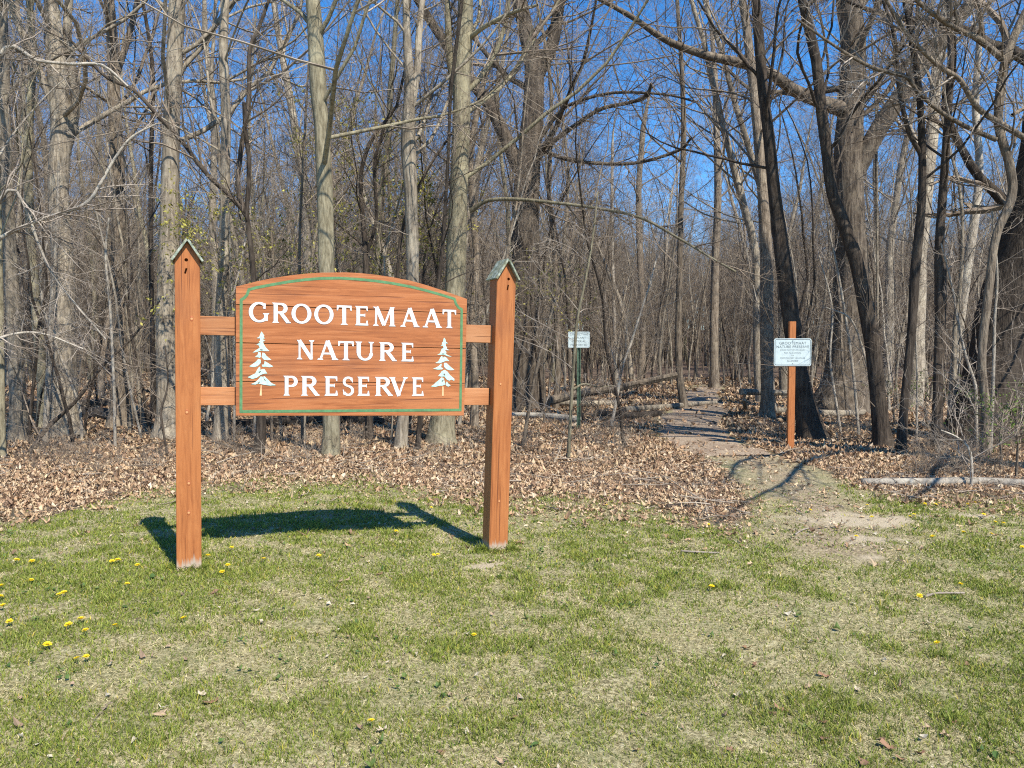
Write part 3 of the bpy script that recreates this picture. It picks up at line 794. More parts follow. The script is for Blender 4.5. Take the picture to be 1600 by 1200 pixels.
# ---- the two painted spruces (coordinates in the enlarged crops' pixels)
def spruce(f, layers, trunk_pts, marks):
    root = None
    bm = bmesh.new()
    for q, poly in enumerate(layers):
        d_ = YP - .0020 - .00015 * q
        pts = [loc(*f(p), YP) for p in poly]
        v = [bm.verts.new((p[0], d_, p[1])) for p in pts]; bm.faces.new(v)
        g2 = [bm.verts.new((p[0], YP + .001, p[1])) for p in pts]
        for i_ in range(len(v)):
            j_ = (i_ + 1) % len(v); bm.faces.new((v[i_], g2[i_], g2[j_], v[j_]))
    bmesh.ops.recalc_face_normals(bm, faces=bm.faces)
    r_ = bmobj('spruce_emblem', bm, MINT, sign)
    p = [loc(*f(q), YP) for q in trunk_pts]
    bmobj('spruce_trunk', prism(p, YP - .0018, YP + .001), PEACH, r_)
    for mk in marks:
        p = [loc(*f(q), YP) for q in mk]
        bmobj('spruce_bough_gap', prism(p, YP - .0042, YP + .001), GAP, r_)
fL = lambda p: (370 + p[0] / 9.225, 500 + p[1] / 9.23)
LL = [[(355, 165), (372, 185), (398, 230), (380, 245), (408, 265), (378, 268), (385, 290), (413, 302), (380, 306), (380, 328), (395, 360), (425, 405), (470, 448), (400, 448), (350, 440), (290, 460), (228, 470), (275, 435), (330, 400), (322, 372), (290, 352), (258, 362), (300, 345), (338, 325), (318, 320), (338, 292), (335, 262), (285, 264), (325, 240), (340, 195)],
      [(310, 462), (345, 470), (352, 530), (330, 545), (295, 535), (262, 535), (300, 500)], [(368, 470), (400, 478), (430, 520), (498, 575), (440, 578), (390, 572), (362, 540)],
      [(310, 562), (345, 572), (345, 620), (300, 665), (240, 680), (178, 668), (235, 630), (275, 600)], [(400, 590), (440, 615), (525, 668), (470, 682), (420, 672), (370, 675), (360, 645), (395, 640)],
      [(310, 690), (335, 670), (340, 720), (375, 705), (400, 712), (440, 772), (395, 772), (345, 790), (290, 830), (225, 850), (155, 825), (205, 800), (265, 770)],
      [(345, 812), (375, 820), (400, 812), (450, 860), (500, 910), (565, 940), (480, 945), (400, 935), (310, 915), (270, 930), (205, 925), (260, 900), (300, 870)]]
spruce(fL, LL, [(345, 938), (357, 938), (357, 1020), (360, 1090), (328, 1090), (338, 1020)],
       [[(330, 425), (350, 418), (385, 430), (350, 432)], [(310, 748), (345, 735), (350, 745), (325, 762)], [(375, 815), (415, 870), (420, 880), (398, 868)], [(300, 905), (330, 885), (338, 893), (305, 915)]])
fR = lambda p: (660 + p[0] / 10, 510 + p[1] / 10)
LR = [[(345, 178), (360, 205), (362, 235), (402, 268), (365, 262), (362, 300), (385, 330), (380, 350), (425, 375), (370, 368), (350, 375), (375, 400), (368, 430), (400, 450), (460, 475), (395, 465), (345, 445), (290, 440), (228, 445), (270, 425), (290, 380), (300, 350), (330, 335), (320, 300), (282, 300), (318, 280), (300, 262), (325, 235), (330, 190)],
      [(290, 470), (310, 460), (318, 510), (335, 470), (365, 480), (420, 542), (370, 535), (330, 552), (270, 575), (200, 572), (250, 545)],
      [(290, 580), (300, 590), (290, 640), (325, 655), (300, 672), (240, 675), (165, 662), (220, 640), (260, 615)], [(335, 570), (375, 570), (405, 600), (450, 640), (498, 680), (430, 685), (375, 670), (340, 635)],
      [(300, 700), (345, 680), (385, 700), (430, 760), (500, 820), (495, 850), (450, 830), (420, 848), (380, 830), (340, 780), (300, 785), (245, 772), (280, 735)],
      [(300, 795), (330, 810), (345, 860), (350, 910), (310, 925), (270, 925), (200, 945), (130, 938), (175, 910), (205, 880), (265, 830)], [(380, 860), (400, 890), (440, 925), (400, 940), (365, 920), (360, 895)]]
spruce(fR, LR, [(310, 940), (330, 940), (332, 1085), (305, 1085)],
       [[(300, 425), (325, 420), (350, 430), (320, 435)], [(325, 740), (350, 735), (358, 760), (340, 765)], [(295, 850), (330, 830), (335, 838), (305, 868)]])

# ------------------------------------------------------------------ trees placed one by one
def far_up(rng, P, R, H, rtop=.03):
    """carry a trunk line on upwards, tapering, until it is H metres tall"""
    d = nrm(P[-1] - P[-3]); d = nrm(d * .6 + np.array([0, 0, 1.]) * .6)
    left = H - (P[-1, 2] - P[0, 2])
    if left < 1: return P, R
    k = max(4, int(left / .9)); pts = [P[-1]]
    for _ in range(k):
        d = nrm(d + rng.normal(size=3) * .10 + np.array([0, 0, .03])); pts.append(pts[-1] + d * left / k)
    P2 = np.array(pts[1:]); R2 = np.linspace(R[-1], rtop, k + 1)[1:]
    return np.vstack([P, P2]), np.concatenate([R, R2])
def pixline(pts, Y0, dY=0.0, K=30, z0=None):
    """pts (px, py, width px); the line's distance goes from Y0 to Y0+dY"""
    q = []; n_ = len(pts)
    for i_, p in enumerate(pts):
        Y_ = Y0 + dY * i_ / max(1, n_ - 1)
        a_ = at(p[0], p[1], Y_); q.append([*a_, p[2] / 2 * Y_ / F])
    c_ = catmull(q, K); return c_[:, :3], np.maximum(c_[:, 3], .003)
def hero(label, pts, H=19, barkm=B_GREY, twig=T_GREY, limbs=(), crown=True, nb=16, t0=.35, dY=0.0, seed=1, low_twigs=0, S=18, flare=.5, name='tree', group=None, cat='tree', spread=.30, up=.045, K=None, ydef=None, limb_tw=1.0):
    rng = RS(seed)
    g = G(pts[0][0], pts[0][1]); Y0 = g[1]
    P, R = pixline(pts, Y0, dY, K or max(14, 8 * len(pts)))
    P[0, 2] = g[2] - .15
    hin = P[-1, 2] - P[0, 2]
    if H > hin: P, R = far_up(rng, P, R, H)
    root = empty(name, (g[0], g[1], g[2])); tag(root, label, cat, group)
    O = np.array([g[0], g[1], g[2]])
    tt = [trunk_tube(rng, P, R, S, flare=flare)]
    tw = []
    for L_ in limbs:
        lp, ldY = L_[0], L_[1]
        LP, LR = pixline(lp, L_[2] if len(L_) > 2 else Y0, ldY, max(10, 6 * len(lp)))
        v, q = trunk_tube(rng, LP, LR, 10, rough=.06, flare=0)
        obj('limb', mesh_np('limb', v - O, [q], barkm, True), root)
        Ln = np.linalg.norm(np.diff(LP, axis=0), axis=1).sum()
        f_ = limb_tw
        tw += ramify(rng, LP[None], np.minimum(LR, .03)[None], np.array([min(Ln, 5.) * .8]), [(int(10 * f_), .2, 48, .36, 6, 4, .15, .03), (6, .15, 42, .5, 4, 3, .2, .02), (5, .1, 40, .5, 3, 3, .22, 0)])
    if crown:
        Ht = P[-1, 2] - P[0, 2]
        t_in = t0
        BP, BR, BL_ = kids(rng, P[None], R[None], np.array([Ht]), nb, t_in, 48, spread, 13, .15, up, .30, .15)
        tt.append(tubes(BP, BR, 6))
        tw += ramify(rng, BP, BR, BL_, TW)
    v, q = join(tt)
    obj('trunk', mesh_np('trunk', v - O, [q], barkm, True), root)
    if low_twigs:
        tw += ramify(rng, P[None], np.minimum(R, .012)[None], np.array([5.0]), [(low_twigs, .03, 62, .25, 6, 3, .14, .03), (5, .15, 42, .5, 4, 3, .2, .02), (3, .1, 40, .5, 3, 3, .2, 0)])
    if tw:
        v, q = join(tw)
        obj('crown', mesh_np('crown', v - O, [q], twig, False), root)
    return root, P, R
HT = 'trees along the front edge of the wood'
hero('massive gnarled tree, bark darkened for shade, at the right edge, leaning right', [(1527, 692, 105), (1552, 600, 88), (1578, 480, 84), (1602, 380, 74), (1625, 250, 62), (1640, 100, 55), (1650, 0, 50)], 17, B_DARK, T_BROWN, seed=2, nb=8, S=30, flare=.35,  # dark bark colour stands in for the shade on this trunk
     limbs=[([(1640, 330, 30), (1720, 200, 24), (1790, 60, 18)], -1.5), ([(1606, 700, 60), (1640, 600, 50), (1680, 480, 40), (1760, 300, 26)], .6)], group=HT, low_twigs=6)
hero('huge oak right of the trail with thick limbs parting in a Y', [(1312, 645, 92), (1322, 590, 66), (1328, 500, 54), (1330, 400, 48), (1328, 300, 44), (1326, 230, 40), (1331, 150, 36), (1333, 70, 36), (1325, 0, 36)], 22, B_OAK, T_BROWN, seed=3, nb=7, S=30, flare=.25, t0=.55,
     limbs=[([(1338, 270, 26), (1372, 205, 27), (1415, 140, 27), (1450, 90, 24), (1490, 40, 22), (1530, -10, 18), (1590, -70, 12)], -1.5),
            ([(1320, 172, 24), (1285, 160, 20), (1240, 140, 18), (1205, 115, 16), (1165, 100, 15), (1100, 85, 12), (1040, 62, 10), (985, 25, 8), (920, -10, 6)], -2.5),
            ([(1333, 20, 20), (1370, -30, 16), (1420, -90, 10)], 1)], group=HT, limb_tw=1.6)
hero('large oak right behind the right sign post with spreading upper limbs', [(815, 640, 74), (820, 600, 58), (822, 500, 50), (821, 400, 44), (822, 320, 40), (826, 250, 36), (832, 180, 34), (834, 110, 30), (822, 50, 24), (812, 0, 22)], 24, B_OAKD, T_BROWN, seed=4, nb=7, S=26, flare=.25, t0=.5,
     limbs=[([(812, 265, 22), (790, 215, 20), (765, 165, 18), (735, 125, 17), (700, 75, 15), (668, 25, 13), (640, -20, 10)], 1.5),
            ([(838, 120, 22), (862, 70, 20), (872, 20, 18), (880, -30, 14)], .5),
            ([(830, 262, 11), (860, 225, 8), (900, 195, 7), (940, 170, 6.5), (985, 160, 5.5), (1010, 150, 7), (1018, 130, 4)], -1.5),
            ([(828, 240, 8), (870, 180, 6), (900, 160, 5), (960, 145, 4.5), (1040, 148, 3.5), (1090, 160, 3)], -2),
            ([(826, 215, 9), (860, 240, 7), (910, 253, 6), (990, 255, 5), (1060, 235, 5), (1080, 215, 3)], -2.5)], group=HT, limb_tw=1.4, low_twigs=9)
hero('tall straight light grey tree directly behind the left sign post', [(262, 686, 46), (263, 640, 36), (261, 500, 32), (265, 350, 28), (268, 200, 25), (273, 90, 24), (277, 0, 23)], 20, B_GREY, T_GREY, seed=5, nb=8, t0=.5, group=HT)
hero('broad dull grey tree left of the left post, its trunk forking high up', [(97, 682, 58), (98, 640, 42), (97, 500, 36), (98, 400, 32), (92, 300, 29), (95, 200, 28), (88, 100, 26), (80, 0, 20)], 20, B_GREY, T_GREY, seed=6, nb=8, t0=.52, group=HT,
     limbs=[([(97, 260, 16), (118, 160, 15), (105, 60, 13), (110, -20, 10)], .3), ([(92, 180, 14), (60, 110, 12), (30, 40, 11), (10, -20, 9)], -.4)], low_twigs=9)
hero('grey tree with a rounded swollen foot near the left edge of the photo', [(27, 690, 34), (30, 650, 26), (22, 500, 22), (14, 380, 20), (8, 250, 19), (5, 100, 18), (2, 0, 16)], 17, B_GREY, T_GREY, seed=7, nb=7, t0=.52, group=HT, low_twigs=9)
hero('thin yellowish trunk cut off by the left edge of the photo', [(2, 715, 14), (1, 600, 12), (-2, 400, 10), (-5, 200, 9), (-4, 0, 8)], 12, B_YEL, T_GREY, seed=8, nb=7, t0=.25, group=HT)
hero('smooth brownish tree between the two broad grey trees far left', [(68, 668, 20), (66, 600, 16), (58, 500, 15), (50, 400, 13), (44, 250, 12), (50, 100, 11), (46, 0, 10)], 16, B_YEL, T_BROWN, seed=9, nb=7, t0=.52, group=HT)
hero('mottled grey brown tree halfway between left photo edge and left post', [(186, 668, 40), (190, 630, 32), (188, 500, 28), (186, 380, 22), (184, 280, 19), (178, 160, 18), (176, 80, 17), (170, 0, 15)], 19, B_BROWN, T_BROWN, seed=10, nb=8, t0=.52, group=HT, low_twigs=5,
     limbs=[([(180, 120, 11), (200, 60, 9), (215, 0, 8), (222, -50, 6)], .3)])
hero('pole straight slender black trunk just left of the light grey tree', [(241, 655, 10), (239, 560, 8), (236, 400, 7), (236, 250, 6.5), (239, 120, 6), (228, 30, 5), (222, 0, 4)], 13, B_DARK, T_BROWN, seed=11, nb=8, t0=.52, group=HT)
hero('grey tree seen in the gap between left post and sign panel', [(344, 690, 24), (346, 640, 20), (344, 520, 18), (350, 400, 17), (352, 300, 15), (353, 180, 14), (349, 80, 13), (352, 0, 12)], 20, B_GREY, T_GREY, seed=12, nb=8, t0=.52, group=HT, low_twigs=6)
hero('tall yellowish grey tree rising above the middle of the sign panel, foot visible below it', [(516, 712, 30), (517, 670, 25), (513, 560, 25), (510, 430, 24), (507, 300, 24), (502, 200, 21), (497, 140, 24), (493, 60, 24), (489, 0, 22)], 19, B_YEL, T_GREY, seed=13, nb=7, t0=.5, group=HT, low_twigs=7)
hero('short dark crooked tree with its foot under the left part of the panel', [(403, 712, 18), (408, 660, 14), (400, 560, 11), (396, 430, 9), (385, 330, 7)], 5.5, B_DARK, T_BROWN, seed=14, nb=4, t0=.5, group=HT,
     limbs=[([(384, 332, 7), (352, 300, 7), (320, 268, 7), (285, 222, 6.5), (250, 185, 6), (210, 142, 5.5), (168, 122, 4.5), (130, 85, 4), (100, 50, 3)], -.9),
            ([(386, 332, 7), (372, 300, 6), (376, 240, 7), (388, 160, 7), (390, 80, 6.5), (402, 50, 5.5), (420, 0, 5)], .4),
            ([(250, 186, 4), (205, 152, 3.5), (150, 103, 3.2), (90, 98, 3), (40, 92, 2.4), (0, 78, 2)], -.4, None)] if False else
            [([(384, 332, 7), (352, 300, 7), (320, 268, 7), (285, 222, 6.5), (250, 185, 6), (210, 142, 5.5), (168, 122, 4.5), (130, 85, 4), (100, 50, 3)], -.9),
            ([(386, 332, 7), (372, 300, 6), (376, 240, 7), (388, 160, 7), (390, 80, 6.5), (402, 50, 5.5), (420, 0, 5)], .4)], limb_tw=1.8)
hero('flaky barked tree right of the middle of the panel, fourth tree standing above it', [(626, 700, 22), (630, 650, 18), (640, 560, 18), (645, 430, 19), (642, 300, 20), (638, 220, 23), (640, 140, 17), (636, 60, 13), (634, 0, 11)], 18, B_GREY, T_GREY, seed=15, nb=7, t0=.52, group=HT,
     limbs=[([(642, 170, 13), (652, 110, 12), (655, 50, 11), (660, 0, 9), (668, -60, 7)], .2)], low_twigs=5)
hero('stout olive grey tree whose foot shows between panel and right post', [(688, 694, 46), (692, 650, 38), (703, 560, 32), (711, 430, 30), (716, 320, 28), (721, 200, 28), (722, 130, 27), (726, 60, 24), (728, 0, 22)], 20, B_YEL, T_BROWN, seed=16, nb=7, t0=.5, group=HT, limb_tw=1.3,
     limbs=[([(714, 150, 13), (703, 90, 12), (700, 30, 10), (697, -30, 8)], .3), ([(732, 60, 8), (760, 40, 7), (800, 20, 6), (840, 8, 4)], -1.0),
            ([(735, 330, 8), (760, 314, 6), (800, 311, 5.5), (860, 316, 5), (930, 325, 4.6), (1000, 340, 4.2), (1060, 372, 3.8), (1110, 402, 3.4), (1150, 425, 3.5)], -1.2)])
hero('thin black trunk close behind the stout olive grey tree', [(652, 706, 8), (656, 660, 8), (668, 560, 7), (690, 400, 6), (700, 250, 5)], 9, B_DARK, T_BROWN, seed=17, nb=8, t0=.52, group=HT)
hero('black leaning tree directly behind the warning sign right of the trail', [(1270, 686, 46), (1262, 650, 36), (1250, 590, 30), (1240, 520, 27), (1228, 440, 24), (1220, 380, 22), (1210, 300, 19), (1202, 220, 18), (1192, 140, 16), (1186, 60, 15), (1181, 0, 13)], 16, B_DARK, T_BROWN, seed=18, nb=7, t0=.52, group=HT, low_twigs=6)
hero('upright grey brown tree just right of the trail, left of the warning sign', [(1199, 652, 25), (1199, 620, 20), (1198, 500, 20), (1197, 400, 19), (1190, 280, 16), (1180, 160, 14), (1166, 40, 12), (1160, 0, 11)], 18, B_BROWN, T_BROWN, seed=19, nb=8, t0=.52, group=HT, low_twigs=5)
hero('crooked scaly dark tree right of the huge oak, foot near the leaf bank', [(1380, 698, 30), (1376, 660, 24), (1366, 560, 22), (1352, 480, 21), (1338, 410, 21), (1318, 350, 20), (1300, 300, 18), (1292, 240, 17), (1283, 170, 16), (1276, 100, 15), (1263, 40, 14), (1254, 0, 13)], 14, B_DARK, T_BROWN, seed=20, nb=7, t0=.52, group=HT, low_twigs=7)
hero('slender dark tree right beside the crooked scaly tree', [(1407, 708, 16), (1414, 620, 13), (1424, 520, 13), (1430, 420, 14), (1440, 320, 12), (1441, 240, 11), (1437, 150, 10), (1425, 60, 9), (1414, 0, 8)], 14, B_DARK, T_BROWN, seed=21, nb=7, t0=.52, group=HT, low_twigs=7,
     limbs=[([(1438, 240, 7), (1418, 200, 7), (1404, 130, 7), (1398, 60, 6), (1380, 0, 5)], -.3)])
hero('dark tree with knobby joints two trees left of the massive gnarled one', [(1464, 700, 17), (1466, 600, 15), (1469, 500, 15), (1470, 440, 17), (1468, 380, 13), (1475, 280, 12), (1480, 200, 11), (1486, 100, 10), (1484, 0, 9)], 14, B_DARK, T_BROWN, seed=22, nb=7, t0=.52, group=HT, low_twigs=8)
hero('pale grey tree bending right between knobby dark tree and massive trunk', [(1486, 672, 13), (1490, 600, 13), (1500, 500, 14), (1514, 400, 14), (1524, 330, 13), (1530, 260, 11), (1524, 160, 10), (1530, 60, 8), (1526, 0, 7)], 13, B_PALE, T_PALE, seed=23, nb=8, t0=.52, group=HT, low_twigs=6)
hero('smooth fork limbed tree whose long branches sweep left across the upper right corner', [(1538, 712, 15), (1540, 640, 13), (1534, 560, 12), (1545, 450, 12), (1556, 370, 12), (1580, 310, 13), (1578, 260, 13), (1560, 190, 13), (1570, 100, 13), (1592, 40, 11), (1612, 0, 9)], 11, B_BROWN, T_PALE, seed=24, nb=8, t0=.5, group=HT, limb_tw=1.6,
     limbs=[([(1566, 92, 10), (1530, 62, 9), (1500, 48, 8), (1470, 30, 7.5), (1438, 6, 6.5), (1405, -30, 5)], -1.2),
            ([(1600, 215, 9), (1550, 185, 9), (1525, 165, 8.5), (1500, 125, 8), (1470, 105, 7.5), (1440, 78, 7), (1415, 50, 6.5), (1388, 5, 5.5), (1370, -40, 4.5)], -.7),
            ([(1556, 218, 8), (1510, 198, 7), (1470, 175, 6.5), (1435, 145, 6), (1415, 120, 6), (1370, 108, 5.5), (1330, 88, 5), (1290, 62, 4), (1245, 30, 3)], -1.0),
            ([(1582, 180, 6), (1600, 170, 6), (1660, 150, 4)], .3)])
hero('dark leaning thin tree standing at the inner end of the trail', [(1069, 637, 14), (1062, 590, 11), (1060, 520, 10), (1062, 420, 9), (1064, 320, 8.5), (1068, 220, 8), (1066, 120, 7), (1058, 0, 6)], 19, B_BROWN, T_BROWN, seed=25, nb=9, t0=.52, group=HT, low_twigs=7)
hero('white stemmed thin birch like tree right of the green post sign, deep in the wood', [(962, 590, 6), (960, 500, 5), (957, 400, 5), (956, 300, 5), (957, 225, 4)], 17, B_PALE, T_PALE, seed=26, nb=8, t0=.52, group=HT)
hero('dark paired trunk far behind the fallen logs', [(1002, 590, 10), (1004, 500, 10), (1000, 400, 10), (998, 300, 9), (1005, 200, 8)], 19, B_BROWN, T_BROWN, seed=27, nb=9, t0=.52, group=HT)
hero('grey tree deep in the wood left of the trail tree', [(1116, 606, 15), (1116, 500, 13), (1118, 400, 12), (1122, 300, 11), (1118, 150, 9)], 22, B_BROWN, T_BROWN, seed=28, nb=9, t0=.52, group=HT)
hero('black bent forked trunk behind the right end of the panel', [(578, 690, 9), (576, 560, 9), (572, 430, 9), (570, 380, 8), (564, 300, 7), (566, 260, 6), (580, 220, 6), (602, 190, 5), (620, 165, 4)], 9, B_DARK, T_BROWN, seed=29, nb=9, t0=.52, group=HT, limbs=[([(572, 400, 6), (588, 340, 5), (585, 260, 5), (600, 200, 4)], -.2)])
hero('grey tree framed by the gap between panel and right post', [(741, 668, 13), (742, 600, 12), (738, 500, 11), (744, 400, 10), (735, 250, 10), (758, 120, 9), (790, 40, 8)], 16, B_BROWN, T_BROWN, seed=30, nb=8, t0=.52, group=HT, low_twigs=7)
hero('warm brown tree right of the oak behind the right post', [(868, 640, 10), (872, 560, 9), (868, 450, 9), (866, 380, 8), (858, 300, 7), (862, 200, 6)], 13, B_BROWN, T_BROWN, seed=31, nb=8, t0=.25, group=HT, low_twigs=5)
# an oak standing just outside the frame on the right, which throws its shade over the trail's mouth
rng = RS(44)
def plain_tree(name, label, x, y, H, r, seed, barkm, twig, group, nb=7, t0=.52, lean=(0, 0), extra=()):
    rng = RS(seed); z = float(hgt(x, y)) - .15
    P, R = walk(rng, np.array([[x, y, z]]), np.array([[lean[0], lean[1], 1.]]), np.array([H]), np.array([r]), 26, .035, .03, .15)
    O = np.array([x, y, z]); root = empty(name, O); tag(root, label, 'tree', group)
    BP, BR, BL_ = kids(rng, P, R, np.array([H]), nb, t0, 50, .28, 11, .15, .05, .32, .2)
    v, q = join([trunk_tube(rng, P[0], R[0], 20, flare=.4), tubes(BP, BR, 6)]); obj('trunk', mesh_np('trunk', v - O, [q], barkm, True), root)
    tw = ramify(rng, BP, BR, BL_, TW[:2] + [(3, .1, 40, .5, 3, 3, .2, 0)])
    for ex in extra:
        LP = catmull(np.array(ex, float), 26); LR = np.linspace(.07, .012, 26)
        v, q = trunk_tube(rng, LP, LR, 9, rough=.06, flare=0); obj('limb', mesh_np('limb', v - O, [q], barkm, True), root)
        tw += ramify(rng, LP[None], np.minimum(LR, .05)[None], np.array([4.5]), [(7, .25, 45, .42, 8, 4, .15, .03), (5, .15, 42, .5, 4, 3, .2, .02), (3, .1, 40, .5, 3, 3, .22, 0)])
    v, q = join(tw); obj('crown', mesh_np('crown', v - O, [q], twig, False), root)
plain_tree('tree', 'big oak just outside the right edge of the photo, its crown reaching in', 9.1, 9.1, 16, .36, 45, B_OAK, T_BROWN, HT, 7, .5, extra=[[(9.1, 9.1, 5.0), (8.2, 8.9, 5.5), (7.0, 7.9, 5.4), (5.9, 6.3, 5.1), (5.2, 5.0, 5.3), (4.3, 3.9, 5.0)], [(8.2, 8.9, 5.5), (7.4, 8.3, 6.2), (6.6, 7.2, 6.6), (5.8, 5.6, 6.4), (5.3, 4.6, 6.9)], [(9.1, 9.1, 3.9), (8.1, 8.0, 4.3), (7.2, 6.6, 4.2), (6.6, 5.4, 4.6)]])

# ------------------------------------------------------------------ the wood behind: copies of a few grown trees
def region(px):
    T_ = [(-1e9, 'at the far left'), (110, 'left of the left post'), (225, 'right behind the left post'), (312, 'between left post and panel'),
          (370, 'above the left third of the panel'), (490, 'above the middle of the panel'), (610, 'above the right third of the panel'), (728, 'behind the gap and the right post'),
          (850, 'around the green post sign'), (930, 'behind the fallen logs'), (1060, 'at the end of the trail'), (1160, 'between trail and warning sign'), (1270, 'just right of the warning sign'),
          (1350, 'between huge oak and knobby tree'), (1480, 'by the massive gnarled tree'), (1600, 'beyond the right edge of the photo')]
    r_ = [t for a, t in T_ if px >= a]; return r_[-1]
ORD = ['first', 'second', 'third', 'fourth', 'fifth', 'sixth', 'seventh', 'eighth', 'ninth', 'tenth', 'eleventh', 'twelfth', 'thirteenth', 'fourteenth', 'fifteenth', 'sixteenth', 'seventeenth', 'eighteenth', 'nineteenth', 'twentieth'] + ['twenty-' + a for a in ('first', 'second', 'third', 'fourth', 'fifth', 'sixth', 'seventh', 'eighth', 'ninth')]
def variant(seed, H, r, nb, t0, spec, K=16, curl=.03, spread=.3, S=10, up=.05, ang=44):
    rng = RS(seed)
    P, R = walk(rng, np.array([[0, 0, -.2]]), np.array([[rng.normal() * .05, rng.normal() * .05, 1.]]), np.array([H]), np.array([r]), K, curl, .02, .12)
    BP, BR, BL_ = kids(rng, P, R, np.array([H]), nb, t0, ang, spread, 11, .14, up, .30, .15)
    tm = join([trunk_tube(rng, P[0], R[0], S, flare=.4), tubes(BP, BR, 5)])
    return tm, join(ramify(rng, BP, BR, BL_, spec))
big_spec = [(8, .12, 45, .42, 5, 3, .16, .02), (7, .1, 42, .45, 4, 3, .2, .02), (4, .1, 40, .5, 3, 3, .25, 0)]
sap_spec = [(6, .1, 42, .45, 4, 3, .2, .02), (4, .1, 40, .5, 3, 3, .25, 0)]
KINDS_ = []
for (sd_, H, r, bm_, tm_, tone, size) in [(101, 20, .17, B_GREY, T_GREY, 'grey', 'tall'), (102, 17, .12, B_BROWN, T_BROWN, 'brown', 'middling'), (103, 21, .24, B_GREY, T_BROWN, 'grey', 'thick'),
                                     (104, 16, .10, B_DARK, T_BROWN, 'dark', 'slender'), (105, 18, .13, B_YEL, T_GREY, 'buff', 'tall'), (106, 15, .085, B_GREY, T_GREY, 'grey', 'slender')]:
    tr_, cr_ = variant(sd_, H, r, 22, .30, big_spec, 20, .05, .26)
    KINDS_.append((mesh_np('trunk', tr_[0], [tr_[1]], bm_, True), mesh_np('crown', cr_[0], [cr_[1]], tm_, False), tone, size))
SAPS = []
for (sd_, H, r, bm_, tm_, tone) in [(201, 7, .035, B_PALE, T_PALE, 'pale'), (202, 9, .045, B_BROWN, T_BROWN, 'brown'), (203, 5.5, .026, B_BROWN, T_PALE, 'brown'), (204, 8, .038, B_DARK, T_BROWN, 'dark'), (206, 9, .036, B_DARK, T_BROWN, 'dark'), (207, 7, .03, B_BROWN, T_BROWN, 'brown'), (205, 10, .05, B_GREY, T_GREY, 'grey')]:
    tr_, cr_ = variant(sd_, H, r, 20, .12, sap_spec, 20, .085, .22, 7, .05, 42)
    SAPS.append((mesh_np('stem', tr_[0], [tr_[1]], bm_, True), mesh_np('crown', cr_[0], [cr_[1]], tm_, False), tone, ''))
def place_all(rng, n_, y0, y1, meshes, name, cat, grp, sc0, sc1, mind, taken, wordf, ypow=1.0, partname='trunk', keep_path=1.3):
    out_ = []
    tries = 0
    while len(out_) < n_ and tries < 60000:
        tries += 1
        y = y0 + (y1 - y0) * rng.rand() ** ypow; x = (rng.rand() * 2 - 1) * (.70 * y + 1.5)
        if pathdist(x, y)[0] < keep_path or litter_mask(np.array([x]), np.array([y]))[0] < .9: continue
        px = 800 + x / y * F
        if name == 'tree' and ((900 < px < 1180 and y < 50 and rng.rand() < .9) or (px > 700 and rng.rand() < .45)): continue
        if name == 'sapling' and ((855 < px < 950 and y < 18) or (1195 < px < 1280 and y < 16) or (1000 < px < 1200 and y < 24)): continue
        if any((x - a) ** 2 + (y - b_) ** 2 < (mind * (.6 if cat_ != cat else 1)) ** 2 for a, b_, cat_ in taken): continue
        taken.append((x, y, cat)); k = rng.randint(0, len(meshes)); out_.append((px, x, y, k))
    cnt = {}
    for px, x, y, k in sorted(out_):
        me_t, me_c, tone, size = meshes[k]
        s = sc0 + (sc1 - sc0) * rng.rand(); dp = 'near' if y < 22 else ('mid-wood' if y < 38 else 'distant')
        rg = region(px); key = (tone, size, dp, rg); cnt[key] = cnt.get(key, 0) + 1
        root = empty(name, (x, y, float(hgt(x, y))), ((rng.rand() - .5) * .12, (rng.rand() - .5) * .12, rng.rand() * 6.28))
        root.scale = (s * (.85 + .3 * rng.rand()),) * 2 + (s,)
        tag(root, wordf(tone, size, dp, rg, ORD[cnt[key] - 1]), cat, grp)
        obj(partname, me_t, root); obj('crown', me_c, root)
taken = [(G(p, q)[0], G(p, q)[1], 'tree') for p, q in [(1527, 692), (1312, 645), (815, 640), (262, 686), (97, 682), (27, 690), (68, 668), (186, 668), (241, 655), (344, 690), (516, 712), (403, 712), (626, 700), (688, 694), (1270, 686), (1199, 652), (1380, 698), (1407, 708), (1464, 700), (1486, 672), (1538, 712), (1069, 637)]]
place_all(RS(301), 165, 22, 62, KINDS_, 'tree', 'tree', 'bare trees filling the wood', .75, 1.15, 1.1, taken,
          lambda tone, size, dp, rg, o: f'{o} from left {dp} {size} {tone} tree {rg}', .75)
place_all(RS(302), 165, 13, 38, SAPS, 'sapling', 'sapling', 'thin saplings between the trees', .6, 1.2, .45, taken,
          lambda tone, size, dp, rg, o: f'{o} from left {dp} {tone} sapling {rg}', 1.1, 'stem', .9)

